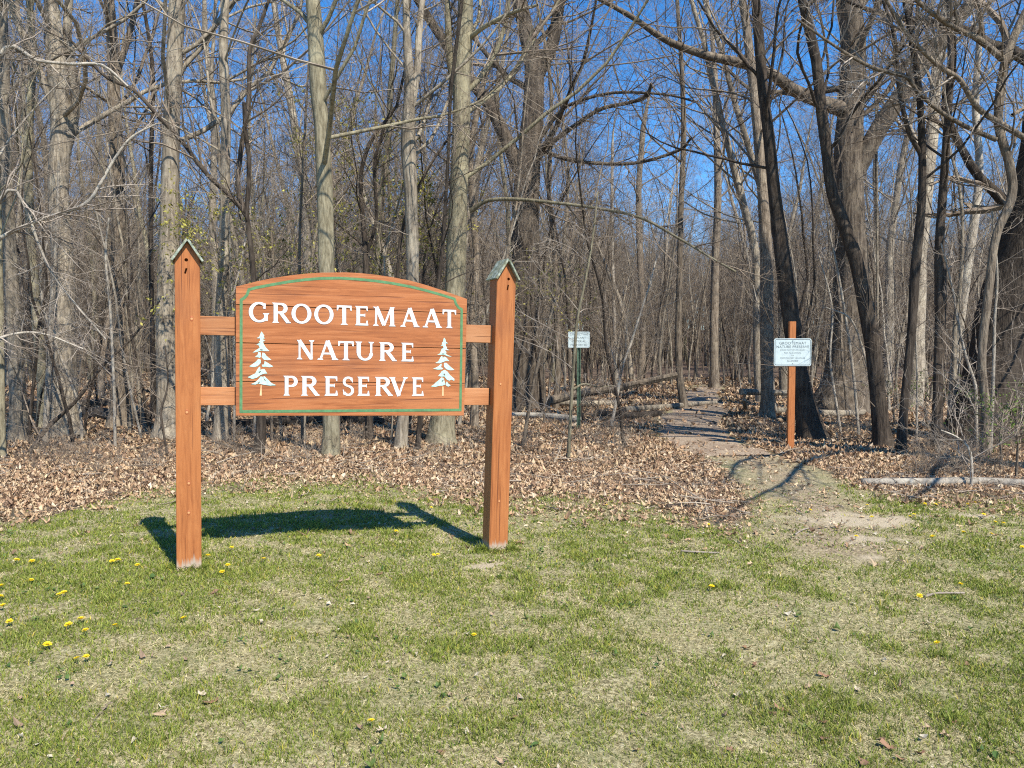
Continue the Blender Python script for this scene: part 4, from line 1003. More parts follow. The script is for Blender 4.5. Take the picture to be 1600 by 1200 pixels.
# far wood as one mass
def far_wood():
    rng = RS(77); pts = []
    while len(pts) < 3300:
        y = (62 if len(pts) % 8 < 4 else 34) + 95 * rng.rand() ** .9; x = (rng.rand() * 2 - 1) * (.72 * y + 4)
        pts.append((x, y, float(hgt(x, y))))
    me = bpy.data.meshes.new('far_wood'); me.from_pydata(pts, [], [])
    me.materials.append(B_BROWN)
    o = obj('far_wood', me)
    ng = bpy.data.node_groups.new('far_wood', 'GeometryNodeTree')
    ng.interface.new_socket('Geometry', in_out='INPUT', socket_type='NodeSocketGeometry')
    ng.interface.new_socket('Geometry', in_out='OUTPUT', socket_type='NodeSocketGeometry')
    gi = ng.nodes.new('NodeGroupInput'); go = ng.nodes.new('NodeGroupOutput')
    jn = ng.nodes.new('GeometryNodeJoinGeometry')
    src = {}
    for t in bpy.data.objects:
        if t.type == 'MESH' and t.parent and t.parent.name.startswith('tree'):
            for k, km in enumerate(KINDS_):
                if t.data == km[0]: src.setdefault(k, [None, None])[0] = t
                if t.data == km[1]: src.setdefault(k, [None, None])[1] = t
    use = [k for k in src if all(src[k])][:4]
    for t in bpy.data.objects:
        if t.type == 'MESH' and t.parent and t.parent.name.startswith('sapling'):
            for k, km in enumerate(SAPS):
                if t.data == km[0]: src.setdefault(100 + k, [None, None])[0] = t
                if t.data == km[1]: src.setdefault(100 + k, [None, None])[1] = t
    use += [k for k in src if k >= 101 and all(src[k])][:4]
    for q, k in enumerate(use):
        sel = ng.nodes.new('FunctionNodeRandomValue'); sel.data_type = 'INT'
        sel2 = 0; idn = ng.nodes.new('GeometryNodeInputIndex')
        md = ng.nodes.new('ShaderNodeMath'); md.operation = 'MODULO'; md.inputs[1].default_value = len(use)
        ng.links.new(idn.outputs[0], md.inputs[0])
        cp = ng.nodes.new('ShaderNodeMath'); cp.operation = 'COMPARE'; cp.inputs[1].default_value = q; cp.inputs[2].default_value = .2
        ng.links.new(md.outputs[0], cp.inputs[0]); ng.nodes.remove(sel)
        rot = ng.nodes.new('FunctionNodeRandomValue'); rot.data_type = 'FLOAT_VECTOR'
        rot.inputs[0].default_value = (-.06, -.06, 0); rot.inputs[1].default_value = (.06, .06, 6.28)
        scn = ng.nodes.new('FunctionNodeRandomValue'); scn.data_type = 'FLOAT'
        fl = [s_ for s_ in scn.inputs if s_.type == 'VALUE']; fl[0].default_value = .6 if k < 100 else .9; fl[1].default_value = .98 if k < 100 else 1.6
        for part in src[k]:
            oi = ng.nodes.new('GeometryNodeObjectInfo'); oi.transform_space = 'ORIGINAL'; oi.inputs['Object'].default_value = part
            ins = ng.nodes.new('GeometryNodeInstanceOnPoints')
            ng.links.new(gi.outputs[0], ins.inputs['Points']); ng.links.new(cp.outputs[0], ins.inputs['Selection'])
            ng.links.new(oi.outputs['Geometry'], ins.inputs['Instance'])
            ng.links.new([s_ for s_ in rot.outputs if s_.type == 'VECTOR'][0], ins.inputs['Rotation'])
            ng.links.new([s_ for s_ in scn.outputs if s_.type == 'VALUE'][0], ins.inputs['Scale'])
            ng.links.new(ins.outputs[0], jn.inputs[0])
    ng.links.new(jn.outputs[0], go.inputs[0])
    md = o.modifiers.new('far_wood', 'NODES'); md.node_group = ng
    tag(o, 'far grey brown mass of bare trees deep behind the wood', 'woodland', kind='stuff')
far_wood()
# ------------------------------------------------------------------ warning sign on its orange post, and the sign on the green post
def textmesh(body, size, mat, parent, x, y, z, name='lettering'):
    cu = bpy.data.curves.new('t', 'FONT'); cu.body = body; cu.size = size; cu.align_x = 'CENTER'; cu.align_y = 'CENTER'
    cu.extrude = .0006; cu.space_character = 1.08
    t_ = bpy.data.objects.new('t', cu); C.objects.link(t_); bpy.context.view_layer.update()
    me = bpy.data.meshes.new_from_object(t_.evaluated_get(bpy.context.evaluated_depsgraph_get()))
    bpy.data.objects.remove(t_); bpy.data.curves.remove(cu)
    me.materials.clear(); me.materials.append(mat)
    o = obj(name, me, parent, (x, y, z)); o.rotation_euler = (math.pi / 2, 0, 0)
    return o
def rrect(w_, h_, r_, k=5):
    P_ = []
    for cx_, cy_, a0 in ((w_ / 2 - r_, h_ / 2 - r_, 0), (-w_ / 2 + r_, h_ / 2 - r_, 90), (-w_ / 2 + r_, -h_ / 2 + r_, 180), (w_ / 2 - r_, -h_ / 2 + r_, 270)):
        for t_ in np.radians(np.linspace(a0, a0 + 90, k)): P_.append((cx_ + r_ * math.cos(t_), cy_ + r_ * math.sin(t_)))
    return P_
SIGNW = flatmat('sign_enamel', (.50, .58, .57), .4, .06, 12)
INK = flatmat('sign_ink', (.09, .11, .12), .6, .1)
INK2 = flatmat('faded_ink', (.22, .25, .25), .6, .1)
SPOST = woodmat('orange_post_wood', (.22, .07, .022), (.38, .135, .042), (.45, .18, .065), 'z', .6, False)
def ring(w_, h_, r_, t_, y0, y1):
    P_ = [np.array(p) for p in rrect(w_, h_, r_)]
    return ribbon(P_, t_ / 2, y0, y1)
g = G(1236, 702); g[2] -= .0; Yd = g[1]
pxm = F / Yd
ws = empty('warning_sign', g, (0, 0, math.radians(-4)))
tag(ws, 'pale rectangular park rules sign on a square orange wooden post right of the trail', 'sign')
bm = prism([(-.055, -.2), (.055, -.2), (.055, 200 / pxm), (-.055, 200 / pxm)], 0, .09, .004)
bmobj('post', bm, SPOST, ws)
wz = (700 - 548) / pxm + .003; ww_, wh_ = 57 / pxm, 43 / pxm
bmobj('sign_plate', prism([(x, z + wz) for x, z in rrect(ww_, wh_, .035)], -.008, -.003), SIGNW, ws)
bl = ring(ww_ - .035, wh_ - .035, .025, .009, -.0095, -.007)
for v in bl.verts: v.co.z += wz
bmobj('border_line', bl, INK, ws)
for i_, (tx_, sz_, dz_, mt_) in enumerate([('GROOTEMAAT', .064, .148, INK), ('NATURE PRESERVE', .062, .088, INK), ('DOGS MUST BE ON LEASH', .033, .036, INK2), ('NO ALCOHOL', .042, -.012, INK2), ('OR', .034, -.055, INK2), ('MOTORIZED VEHICLES', .038, -.10, INK2), ('ALLOWED', .038, -.148, INK)]):
    textmesh(tx_, sz_, mt_, ws, 0, -.0088, wz + dz_ * wh_ / .46)
for dz_ in (-.19, .19):
    bm = bmesh.new(); bmesh.ops.create_cone(bm, cap_ends=True, segments=8, radius1=.009, radius2=.007, depth=.006, matrix=Matrix.Translation((0, -.011, wz + dz_ * wh_ / .46)) @ Matrix.Rotation(math.pi / 2, 4, 'X'))
    bmobj('bolt', bm, INK2, ws)

g = G(904, 672); pxm = F / g[1]
ps = empty('plant_sign', g, (0, 0, math.radians(3)))
tag(ps, 'small white plant material notice on a green metal channel post in the leaves', 'sign')
GMET, n, b = newmat('green_metal', .5); b.inputs['Base Color'].default_value = (.085, .17, .095, 1); b.inputs['Metallic'].default_value = .2
pos = N(n, 'ShaderNodeTexCoord').outputs['Object']; nz = noise(n, pos, 14, 4, .6)
n.links.new(ramp(n, [(.35, (.04, .065, .042)), (.65, (.105, .16, .105))], nz.outputs[0]).outputs[0], b.inputs['Base Color'])
h_ = 152 / pxm
# hat-shaped channel section
sec = [(-.04, 0), (-.022, 0), (-.014, .03), (.014, .03), (.022, 0), (.04, 0), (.04, .004), (.025, .004), (.017, .034), (-.017, .034), (-.025, .004), (-.04, .004)]
bm = bmesh.new(); lo = [bm.verts.new((x, y, -.15)) for x, y in sec]; hi = [bm.verts.new((x, y, h_)) for x, y in sec]
for i_ in range(len(sec)):
    j_ = (i_ + 1) % len(sec); bm.faces.new((lo[i_], lo[j_], hi[j_], hi[i_]))
bm.faces.new(hi); bmesh.ops.recalc_face_normals(bm, faces=bm.faces)
bmobj('post', bm, GMET, ps)
wz = (672 - 530.5) / pxm; ww_, wh_ = 34 / pxm, 25 / pxm
bmobj('sign_plate', prism([(x, z + wz) for x, z in rrect(ww_, wh_, .03)], -.008, -.003), SIGNW, ps)
bl = ring(ww_ - .03, wh_ - .03, .02, .006, -.0095, -.007)
for v in bl.verts: v.co.z += wz
bmobj('border_line', bl, INK2, ps)
for tx_, dz_ in (('COLLECTING', .108), ('OF PLANT', .037), ('MATERIAL', -.037), ('PROHIBITED', -.108)):
    textmesh(tx_, .062, INK, ps, 0, -.0088, wz + dz_ * wh_ / .33)

# ------------------------------------------------------------------ fallen logs and limbs
def log(name, label, pts, r0, r1, seed, mat, cat='log', twigs=0, group=None, rough=.09, S=12, tmat=None):
    """pts: world points"""
    rng = RS(seed); P_ = catmull(np.array(pts, float), 22); R_ = np.linspace(r0, r1, 22)
    O = P_[0].copy()
    v, q = trunk_tube(rng, P_, R_, S, rough=rough, flare=0)
    K_ = 22; caps = [np.arange(S)[::-1][None], (np.arange(S) + (K_ - 1) * S)[None]]
    root = obj(name, mesh_np(name, v - O, [q] + caps, mat, False if r0 > .05 else True), None, O)
    tag(root, label, cat, group)
    if twigs:
        Ln = np.linalg.norm(np.diff(P_, axis=0), axis=1).sum()
        tw = ramify(rng, P_[None], np.minimum(R_, .025)[None], np.array([min(Ln, 3.)]), [(twigs, .2, 45, .4, 6, 4, .16, .04), (5, .1, 42, .5, 4, 3, .2, .02), (3, .1, 42, .5, 3, 3, .2, 0)])
        v, q = join(tw); obj('twig', mesh_np('twig', v - O, [q], tmat or mat, False), root)
    return root
def gp(px, py, up=0.0): p = G(px, py); p[2] += up; return p
LG = 'fallen wood by the trail'
log('fallen_log', 'pale weathered log lying along the leaf bank right of the warning sign', [gp(1346, 757, .03), gp(1430, 759, .045), gp(1520, 757, .04), gp(1600, 760, .03), gp(1700, 770, .03)], .048, .06, 61, B_PALE)
log('fallen_log', 'long grey log stretching left from the end of the trail', [gp(1118, 632, .06), gp(1080, 636, .08), gp(1030, 641, .08), gp(975, 645, .08)], .07, .10, 62, B_GREY, group=LG)
log('fallen_log', 'thick rotting log end lying at the left edge of the trail', [gp(1030, 650, .07), gp(985, 655, .09), gp(930, 652, .08)], .08, .11, 63, B_DARK, group=LG)
a_ = G(905, 645); b_ = at(1057, 586, a_[1] + .6); m_ = at(960, 607, a_[1] + .2); l_ = at(845, 630, a_[1] - .5)
log('leaning_log', 'fallen trunk propped up at a slant, its raised end pointing at the trail tree', [l_, at(905, 615, a_[1]), m_, at(1000, 598, a_[1] + .4), b_], .13, .085, 64, B_BROWN, twigs=8, group=LG, tmat=T_BROWN)
log('fallen_log', 'half buried log lying behind the green post sign', [gp(800, 652, .06), gp(850, 655, .08), gp(905, 660, .06)], .07, .09, 65, B_PALE, group=LG)
log('fallen_log', 'low grey log on a forked support between trail and warning sign', [at(1158, 612, 20), at(1188, 613, 20.3), at(1235, 614, 20.6)], .09, .08, 66, B_GREY, group=LG)
log('branch_stub', 'short upright broken stub carrying the low grey log', [gp(1166, 640, -.05), at(1163, 625, 20), at(1165, 610, 20)], .07, .05, 67, B_GREY, 'stump', group=LG)
log('fallen_log', 'dark log lying in the wood behind the gap between left post and panel', [gp(300, 672, .08), gp(400, 668, .1), gp(520, 663, .1), gp(600, 664, .08)], .1, .08, 68, B_DARK, group=LG)
log('fallen_log', 'dark mossy log at the far left behind the saplings', [gp(110, 652, .12), gp(160, 656, .14), gp(230, 662, .12)], .16, .13, 69, B_DARK, group=LG)
log('fallen_log', 'long dark log deep in the wood at the far left', [gp(-60, 640, .1), gp(60, 640, .12), gp(200, 636, .12)], .12, .1, 70, B_DARK, group=LG)
log('fallen_log', 'grey log across the ground behind the green post sign', [gp(830, 634, .12), gp(900, 638, .14), gp(960, 636, .12)], .11, .09, 71, B_GREY, group=LG, twigs=6, tmat=T_GREY)
log('fallen_log', 'grey log on the ground behind the warning sign post', [gp(1215, 648, .1), gp(1300, 652, .1), gp(1350, 650, .1)], .1, .08, 72, B_GREY, group=LG)
log('fallen_branch', 'thick dark dead branch leaning up to the right from the leaves far left', [gp(45, 712, .02), at(75, 668, 13.3), at(120, 625, 13.4), at(160, 572, 13.5), at(205, 530, 13.6), at(250, 470, 13.8)], .045, .012, 73, B_DARK, 'branch', twigs=7, tmat=T_BROWN)
log('fallen_branch', 'thin brown branch lying on the leaves just right of the left post', [gp(315, 693, .05), gp(345, 698, .06), gp(385, 712, .03)], .02, .01, 74, B_BROWN, 'branch', twigs=4)
log('fallen_branch', 'dark branch on the leaves under the right part of the panel', [gp(560, 700, .04), gp(620, 690, .06), gp(660, 704, .04)], .03, .014, 75, B_DARK, 'branch', twigs=6)
log('fallen_branch', 'long thin branch lying on the leaves left of the left post', [gp(205, 706, .04), gp(250, 699, .08), gp(300, 697, .05)], .014, .008, 76, B_BROWN, 'branch', twigs=4)
log('stick', 'pale curved stick lying on the lawn at the right', [gp(1444, 935, .012), gp(1465, 930, .014), gp(1507, 929, .012)], .009, .006, 77, T_PALE, 'stick')
log('stick', 'pale thin stick on the grass below the mouth of the trail', [gp(1064, 863, .012), gp(1090, 865, .014), gp(1124, 866, .012)], .009, .006, 78, T_PALE, 'stick')
log('stick', 'short curved stick on the grass below the sandy patch', [gp(1243, 837, .012), gp(1252, 831, .014), gp(1268, 826, .012)], .009, .005, 79, T_PALE, 'stick')
log('bark_piece', 'dark slab of bark on the leaves at the mouth of the trail', [gp(1042, 795, .02), gp(1060, 793, .02), gp(1080, 795, .02)], .03, .025, 80, B_DARK, 'bark')
log('stick', 'dry grey twig lying in the bottom left lawn', [gp(138, 1143, .008), gp(150, 1125, .01), gp(163, 1108, .008)], .0025, .0015, 81, T_BROWN, 'stick', twigs=3)

# ------------------------------------------------------------------ front saplings placed one by one
def sap(label, pts, seed, barkm=B_PALE, twig=T_PALE, H=None, n_tw=16, limbs=(), cat='sapling', name='sapling'):
    g_ = G(pts[0][0], pts[0][1])
    hh_ = H or ((pts[0][1] - pts[-1][1]) / F * g_[1] + .6)
    return hero(label, pts, hh_, barkm, twig, limbs=limbs, crown=False, seed=seed, low_twigs=n_tw, S=8, flare=.15, name=name, cat=cat, group='saplings along the edge of the wood')
sap('white barked sapling standing before the broad grey tree far left', [(70, 692, 9), (75, 600, 8.5), (80, 500, 8), (87, 400, 6), (90, 330, 4.5), (92, 250, 3)], 401, n_tw=22)
sap('pale wavy sapling just right of the broad grey tree', [(128, 690, 5), (125, 640, 4.5), (108, 590, 4), (88, 540, 4), (68, 480, 4), (64, 420, 3.5), (74, 380, 3)], 402, n_tw=16)
sap('thin pale sapling in front of the mottled tree, left of the left post', [(180, 700, 5), (178, 600, 4.5), (172, 480, 4), (165, 400, 3.5), (170, 340, 3)], 403, n_tw=20)
sap('slim sapling between the mottled tree and the light grey tree', [(222, 688, 4), (206, 620, 4), (190, 540, 3.5), (178, 450, 3), (150, 330, 2.5)], 404, n_tw=14)
sap('dark thin stem rising from the leaves close to the left post', [(262, 715, 4), (253, 660, 4), (252, 640, 4), (262, 600, 3), (258, 540, 2)], 405, B_DARK, T_BROWN, n_tw=10)
sap('pale slender sapling crossing in front of the green post sign', [(888, 718, 6), (892, 640, 5.5), (897, 560, 5), (902, 500, 4.5), (912, 450, 4), (925, 380, 3.5), (934, 300, 2.5)], 406, B_YEL, T_PALE, n_tw=20,
    limbs=[([(896, 608, 4), (912, 600, 3), (932, 604, 2.5), (960, 603, 1.8)], .2)])
sap('pale thin sapling behind the warning sign, nearest to the dark leaning tree', [(1314, 678, 4), (1305, 620, 4), (1297, 560, 3.5), (1300, 480, 3), (1280, 400, 2.5)], 407, n_tw=12)
sap('pale sapling before the huge oak', [(1342, 682, 5), (1335, 600, 4.5), (1325, 520, 4), (1310, 430, 3.5), (1295, 360, 2.5)], 408, n_tw=16)
sap('thin crooked sapling before the crooked scaly tree', [(1366, 694, 4), (1364, 620, 4), (1352, 560, 3.5), (1330, 500, 3), (1290, 480, 2)], 409, n_tw=12)
sap('bright bent sapling left of the massive gnarled trunk', [(1526, 702, 5), (1525, 640, 5), (1523, 600, 5), (1510, 560, 4.5), (1498, 510, 4), (1488, 450, 3), (1470, 380, 2.5)], 410, n_tw=18,
    limbs=[([(1523, 640, 3.5), (1508, 612, 3), (1488, 590, 2)], .1)])
sap('straight pale sapling in front of the massive gnarled trunk', [(1547, 708, 6), (1549, 660, 5.5), (1552, 580, 5), (1554, 500, 4.5), (1558, 430, 4), (1550, 330, 3)], 411, n_tw=20)
sap('low branching sapling growing beside the pale log', [(1518, 760, 5), (1518, 725, 4.5), (1513, 700, 4), (1495, 683, 3), (1470, 672, 2)], 412, n_tw=12)
sap('slim pole like sapling right of the crooked scaly tree', [(1432, 690, 3.5), (1433, 600, 3), (1430, 500, 2.5)], 413, n_tw=10)
sap('thin grey sapling left of the stout olive tree under the panel', [(612, 690, 4), (612, 640, 3.5), (606, 540, 3), (600, 400, 2.5)], 414, B_GREY, T_GREY, n_tw=12)
sap('tall thin brown sapling growing behind the middle of the panel', [(472, 700, 5), (472, 600, 5), (468, 400, 4.5), (474, 250, 4), (482, 100, 3)], 415, B_BROWN, T_BROWN, n_tw=22)
sap('tall slender pale sapling in the gap beside the panel left edge', [(366, 690, 4), (366, 560, 4), (360, 400, 3.5), (352, 250, 3)], 416, B_PALE, T_PALE, n_tw=16)
sap('tall thin sapling right of the massive oak limb', [(1372, 640, 4), (1371, 500, 4), (1370, 300, 4), (1368, 160, 3.5), (1362, 60, 2.5)], 417, B_GREY, T_GREY, n_tw=26)
# tree beyond the left edge whose bright limb arches into the picture
hero('tree just beyond the left edge whose pale bare limb arches into the picture', [(-70, 735, 22), (-68, 600, 18), (-66, 400, 16), (-60, 200, 14), (-55, 0, 12)], 9, B_PALE, T_PALE, seed=420, nb=8, t0=.4, group=HT,
     limbs=[([(-66, 420, 8), (0, 372, 6), (60, 345, 5.5), (130, 320, 5), (155, 290, 4.5), (178, 250, 4), (205, 215, 3.5), (245, 193, 2.2)], .4),
            ([(-62, 300, 7), (0, 85, 6), (60, 95, 5), (110, 100, 4.5), (160, 102, 4), (200, 135, 3)], .2),
            ([(-60, 420, 6), (10, 300, 5), (40, 325, 4.5), (60, 380, 4), (90, 440, 3.4), (165, 530, 2.5)], .2),
            ([(-66, 560, 5), (0, 528, 4), (60, 520, 3), (130, 545, 2)], .3)], limb_tw=1.5)

# ------------------------------------------------------------------ budding understory with small yellow green leaves
BUD = attr_mat('young_leaves', .6, .35)
def budding(label, base, tip_pts, seed, n_leaf=900, colr=((.30, .30, .06), (.42, .36, .10)), name='budding_sapling', H=None, size=.028, n_tw=24, group='budding young trees'):
    rt, P_, R_ = hero(label, [base] + tip_pts, H or ((base[1] - tip_pts[-1][1]) / F * G(base[0], base[1])[1] + .5), B_BROWN, T_BROWN, crown=False, seed=seed, low_twigs=0, S=7, flare=.1, name=name, cat='young tree', group=group)
    rng = RS(seed + 7); O = np.array(rt.location)
    Ln = np.array([3.0 if P_[-1, 2] > 3 else 1.5])
    A = kids(rng, P_[None], np.minimum(R_, .012)[None], Ln, n_tw, .45, 60, .5, 6, .14, .03); t1_ = tubes(A[0], A[1], 3)
    B_ = kids(rng, *A, 6, .15, 42, .5, 4, .2, .02); t2_ = tubes(B_[0], B_[1], 3)
    v, q = join([t1_, t2_]); obj('crown', mesh_np('crown', v - O, [q], T_BROWN, False), rt)
    bp = B_[0]; m = n_leaf; ii = rng.randint(0, len(bp), m); kk = rng.randint(1, 4, m)
    pts = bp[ii, kk] + rng.normal(size=(m, 3)) * .02
    V_ = []; d1 = nrm(rng.normal(size=(m, 3)) + [0, 0, -.5]); d2 = nrm(np.cross(d1, rng.normal(size=(m, 3))))
    s_ = (size * (.6 + .9 * rng.rand(m)))[:, None]
    Vv = np.stack([pts, pts + d1 * s_ + d2 * s_ * .45, pts + d1 * s_ * 2.1, pts + d1 * s_ - d2 * s_ * .45], 1)
    c_ = np.array(colr[0]) * (1 - rng.rand(m, 1)) + np.array(colr[1]) * rng.rand(m, 1)
    obj('foliage', mesh_np('foliage', Vv.reshape(-1, 3) - O, [np.arange(4 * m).reshape(-1, 4)], BUD, False, {'col': np.repeat(c_, 4, 0)}), rt)
budding('budding sapling with yellow green leaves showing just right of the left post top', (360, 695, 5), [(355, 560, 4), (345, 420, 3.5), (330, 340, 2.5)], 501, 1500)
budding('budding sapling with yellow green leaves above the left part of the panel', (425, 690, 5), [(422, 560, 4), (420, 430, 3.5), (415, 370, 2.5)], 502, 1300)
budding('budding sapling with leaves in front of the tall yellowish grey tree', (530, 680, 5), [(530, 500, 4), (520, 300, 3.5), (510, 150, 2.5)], 503, 1500, H=None, n_tw=30)
budding('budding sapling by the flaky tree above the right part of the panel', (640, 680, 5), [(645, 560, 4), (650, 420, 3.5), (640, 300, 2.5)], 504, 1500)
budding('small budding sapling beside the roof of the right post', (850, 660, 4), [(850, 560, 4), (848, 470, 3), (842, 430, 2)], 505, 700)
budding('sparse budding sapling left of the stout olive tree', (575, 675, 5), [(590, 500, 4), (600, 300, 3.5), (610, 200, 2.5)], 506, 1000, n_tw=26)
SHR = ((.10, .16, .03), (.22, .30, .06))
budding('low green leafed shrub at the foot of the massive gnarled trunk', (1588, 745, 4), [(1590, 690, 3), (1586, 650, 2)], 507, 350, SHR, 'shrub', None, .022, 20, 'green shrubs at the wood edge')
budding('low green leafed shrub right of the straight pale sapling', (1565, 722, 4), [(1563, 680, 3), (1568, 640, 2)], 508, 300, SHR, 'shrub', None, .02, 18, 'green shrubs at the wood edge')
budding('thin green leafed shrub between the dark trees right of the oak', (1450, 672, 4), [(1446, 640, 3), (1448, 600, 2)], 509, 300, SHR, 'shrub', None, .02, 14, 'green shrubs at the wood edge')
budding('thin green leafed shrub behind the crooked scaly tree', (1398, 662, 4), [(1396, 640, 3), (1399, 610, 2)], 510, 400, SHR, 'shrub', None, .02, 12, 'green shrubs at the wood edge')

# ------------------------------------------------------------------ dry brush: bare low shrubs, each one a thing
BR = []
for sd_, tm_ in ((601, T_BROWN), (602, T_BROWN), (603, T_BROWN), (604, T_GREY)):
    rng = RS(sd_); k_ = 6
    st = np.zeros((k_, 3)); st[:, :2] = rng.normal(size=(k_, 2)) * .10; dr = np.stack([rng.normal(size=k_) * .5, rng.normal(size=k_) * .5, np.ones(k_)], -1)
    Ls = .35 + .55 * rng.rand(k_)
    P_, R_ = walk(rng, st, dr, Ls, np.full(k_, .005), 7, .13, .02, .4)
    v, q = join([tubes(P_, R_, 4)] + ramify(rng, P_, R_, Ls, [(6, .2, 45, .5, 4, 3, .18, .03), (4, .1, 42, .5, 3, 3, .2, 0)]))
    BR.append(mesh_np('shrub', v, [q], tm_, False))
rng = RS(610); lst = []
for (x0, x1, y0, y1, n_) in ((0, 270, 690, 745, 24), (315, 480, 690, 735, 12), (480, 760, 690, 722, 12), (800, 1020, 655, 735, 20), (1250, 1400, 655, 715, 10), (1430, 1600, 700, 752, 34), (1180, 1300, 640, 690, 8), (900, 1060, 630, 660, 10)):
    for _ in range(n_): lst.append((x0 + (x1 - x0) * rng.rand(), y0 + (y1 - y0) * rng.rand()))
cnt = {}
for px, py in sorted(lst):
    p = G(px, py)
    if pathdist(p[0], p[1])[0] < .8: continue
    rg = region(px); dp = 'front' if py > 700 else 'inner'; cnt[(rg, dp)] = cnt.get((rg, dp), 0) + 1
    o = obj('bare_shrub', BR[rng.randint(0, 4)], None, p); o.rotation_euler = (0, 0, rng.rand() * 6.28); s_ = .3 + .55 * rng.rand(); o.scale = (s_, s_, s_ * (.6 + .5 * rng.rand()))
    tag(o, f'{ORD[cnt[(rg, dp)] - 1]} from left leafless {dp} shrub {rg}', 'shrub', 'leafless brush along the wood edge')

# ------------------------------------------------------------------ dandelions
DY = flatmat('dandelion_yellow', (.86, .66, .02), .7, .12, 300); DS = flatmat('dandelion_stem', (.14, .20, .06), .6)
def dandelion_meshes(seed):
    rng = RS(seed); V_ = []; Q_ = []; o_ = 0; k_ = 0
    for ringn, (cnt_, r_, el) in enumerate([(16, .019, 12), (14, .016, 32), (10, .011, 55), (6, .007, 75)]):
        for i_ in range(cnt_):
            a_ = 6.283 * (i_ + .5 * (ringn % 2)) / cnt_ + rng.normal() * .08; e_ = math.radians(el + rng.normal() * 5)
            d_ = np.array([math.cos(a_) * math.cos(e_), math.sin(a_) * math.cos(e_), math.sin(e_)]); s_ = np.array([-math.sin(a_), math.cos(a_), 0])
            w_ = .0022
            V_ += [s_ * w_ * .5, -s_ * w_ * .5, d_ * r_ - s_ * w_ * 1.1, d_ * r_ * 1.04 + s_ * w_ * 1.1]; Q_.append([o_, o_ + 1, o_ + 2, o_ + 3]); o_ += 4
    # solid little cushion beneath the petals
    hd = mesh_np('flower_head', np.array(V_), [np.array(Q_)], DY, False)
    P_, R_ = walk(rng, np.array([[0, 0, -.04]]), np.array([[rng.normal() * .1, rng.normal() * .1, 1.]]), np.array([.045]), np.array([.0018]), 4, .05, 0, .9)
    v, q = tubes(P_, R_, 5)
    return hd, mesh_np('stem', v, [q], DS, True)
DM = [dandelion_meshes(i_) for i_ in range(3)]
dand = [(325, 875), (356, 890), (347, 901), (412, 880), (175, 884), (184, 882), (215, 890), (50, 884), (26, 882), (49, 914), (199, 920), (2, 923), (92, 937), (100, 934), (1, 940), (4, 955), (15, 980), (107, 985), (127, 976), (134, 994), (180, 986), (74, 1017), (120, 1039), (135, 1036),
        (287, 975), (362, 862), (498, 875), (684, 873), (678, 874), (619, 836), (674, 798), (741, 1001), (580, 1138), (1501, 920), (1437, 939), (1464, 1014), (1445, 792), (1467, 791), (1462, 793), (1512, 793), (1524, 790), (1537, 809), (1568, 823), (1555, 821), (1428, 809), (1362, 813), (1338, 844), (1505, 837), (1457, 844), (1549, 840), (1266, 802), (1355, 794), (1597, 861), (1112, 924), (1107, 825), (948, 794), (887, 810), (1310, 776), (1422, 812)]
def dreg(x, y):
    if x < 160 and y < 945: return 'in the upper loose cluster far left'
    if x < 240 and y >= 970: return 'in the cluster low on the far left'
    if x < 240: return 'left of the left post'
    if x < 450 and y < 910: return 'just right of the left post foot'
    if x < 760 and y < 880: return 'near the shadow of the sign'
    if x < 760: return 'alone in the open lawn below the sign'
    if x > 1390 and y < 830: return 'in the cluster below the pale log'
    if x > 1300 and y < 870: return 'beside the bare sandy patches'
    if x > 1400: return 'on the open lawn at the right'
    return 'near the mouth of the trail'
cnt = {}; rng = RS(620)
for px, py in sorted(dand):
    p = G(px, py); rg = dreg(px, py); cnt[rg] = cnt.get(rg, 0) + 1
    r_ = empty('dandelion', (p[0], p[1], p[2] + .034), ((rng.rand() - .3) * .5, (rng.rand() - .5) * .5, rng.rand() * 6.28))
    s_ = .85 + .4 * rng.rand(); r_.scale = (s_, s_, s_)
    tag(r_, f'{ORD[cnt[rg] - 1]} yellow dandelion from the left {rg}', 'dandelion', 'yellow dandelions in the lawn')
    k = rng.randint(0, 3); obj('flower_head', DM[k][0], r_); obj('stem', DM[k][1], r_)

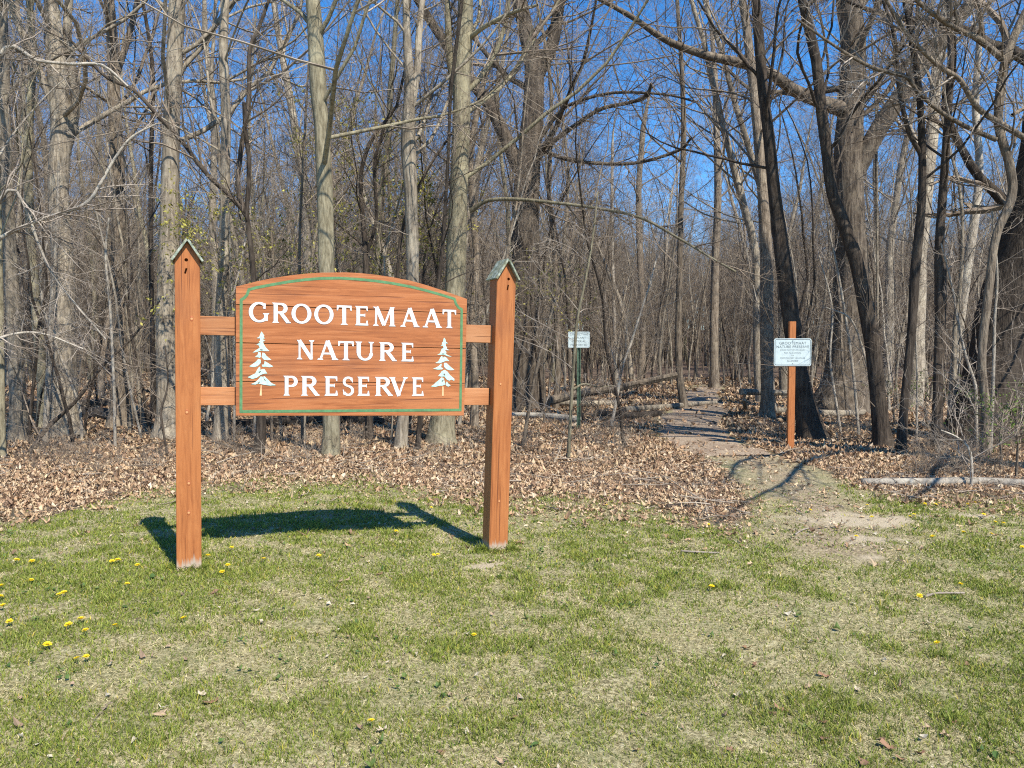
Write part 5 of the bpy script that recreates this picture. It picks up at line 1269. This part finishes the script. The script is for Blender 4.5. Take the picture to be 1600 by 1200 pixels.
# ------------------------------------------------------------------ single dead leaves and tufts lying in the lawn
LM = []
for i_, cc in enumerate([(.30, .17, .10), (.42, .30, .19), (.22, .13, .08), (.50, .41, .30)]):
    rng = RS(700 + i_); z0 = np.zeros(1)
    L_ = leaves(rng, z0, z0, np.array([.12]), np.array([cc]), .0, .25)
    v = L_[0]; v[:, 2] -= v[:, 2].min()
    LM.append(mesh_np('dead_leaf', v, [L_[1]], LEAF, False, {'col': L_[2]}))
dl = [(568, 872, 0), (543, 908, 1), (575, 880, 3), (1167, 1015, 0), (1180, 1042, 0), (1262, 1076, 1), (1292, 1060, 0), (1285, 1075, 3), (1204, 887, 1), (1288, 1132, 0), (1290, 1158, 2), (1155, 1092, 3), (804, 1125, 0), (594, 899, 0), (335, 928, 2), (341, 931, 0), (1205, 1118, 2), (1222, 1112, 0), (995, 1175, 0), (785, 1194, 1),
      (1378, 1158, 2), (1338, 1080, 3), (1450, 1140, 1), (1475, 1152, 1), (1390, 1172, 0), (1410, 1190, 0), (1545, 1190, 1), (1585, 1180, 0), (1530, 1162, 3), (1140, 1175, 2), (1490, 1132, 0), (1510, 1040, 2), (314, 1088, 3), (333, 1100, 0), (250, 1120, 1), (690, 1180, 2), (598, 1144, 3), (1350, 1195, 2), (1440, 1180, 0)]
cnt = {}; rng = RS(710)
for px, py, k in sorted(dl):
    p = G(px, py); nm = ('reddish brown', 'tan', 'dark brown', 'pale')[k]
    rg = 'left half of the lawn' if px < 700 else ('middle of the lawn' if px < 1100 else ('bottom right corner' if py > 1100 else 'right part of the lawn'))
    cnt[(rg, nm)] = cnt.get((rg, nm), 0) + 1
    o = obj('dead_leaf', LM[k], None, (p[0], p[1], p[2] + .008)); s_ = .3 + .35 * rng.rand(); o.scale = (s_, s_, s_ * .6); o.rotation_euler = (.12 * rng.normal(), .12 * rng.normal(), rng.rand() * 6.28)
    tag(o, f'{ORD[cnt[(rg, nm)] - 1]} {nm} curled dead leaf from the left in the {rg}', 'leaf', 'single dead leaves on the lawn')

# ------------------------------------------------------------------ broken twigs strewn over the leaves
rng = RS(801); xs_, ys_ = scatter(rng, [(7.5, 11, 9), (11, 16, 8), (16, 26, 4)]); k = rng.rand(len(xs_)) < litter_mask(xs_, ys_) * .8 + .06
xs_, ys_ = xs_[k], ys_[k]; m = len(xs_); a_ = rng.rand(m) * 6.28
P_, R_ = walk(rng, np.stack([xs_, ys_, hgt(xs_, ys_) + .035], -1), np.stack([np.cos(a_), np.sin(a_), rng.normal(size=m) * .12], -1), .12 + .6 * rng.rand(m) ** 2, .003 + .007 * rng.rand(m), 6, .10, 0, .5)
v, q = join([tubes(P_, R_, 4)] + ramify(rng, P_, R_, np.full(m, .35), [(2, .2, 45, .6, 4, 3, .15, .02)]))
tw_ = obj('twig_litter', mesh_np('twig_litter', v, [q], T_GREY, False)); tag(tw_, 'broken grey twigs strewn over the leaves on the forest floor', 'twigs', kind='stuff')
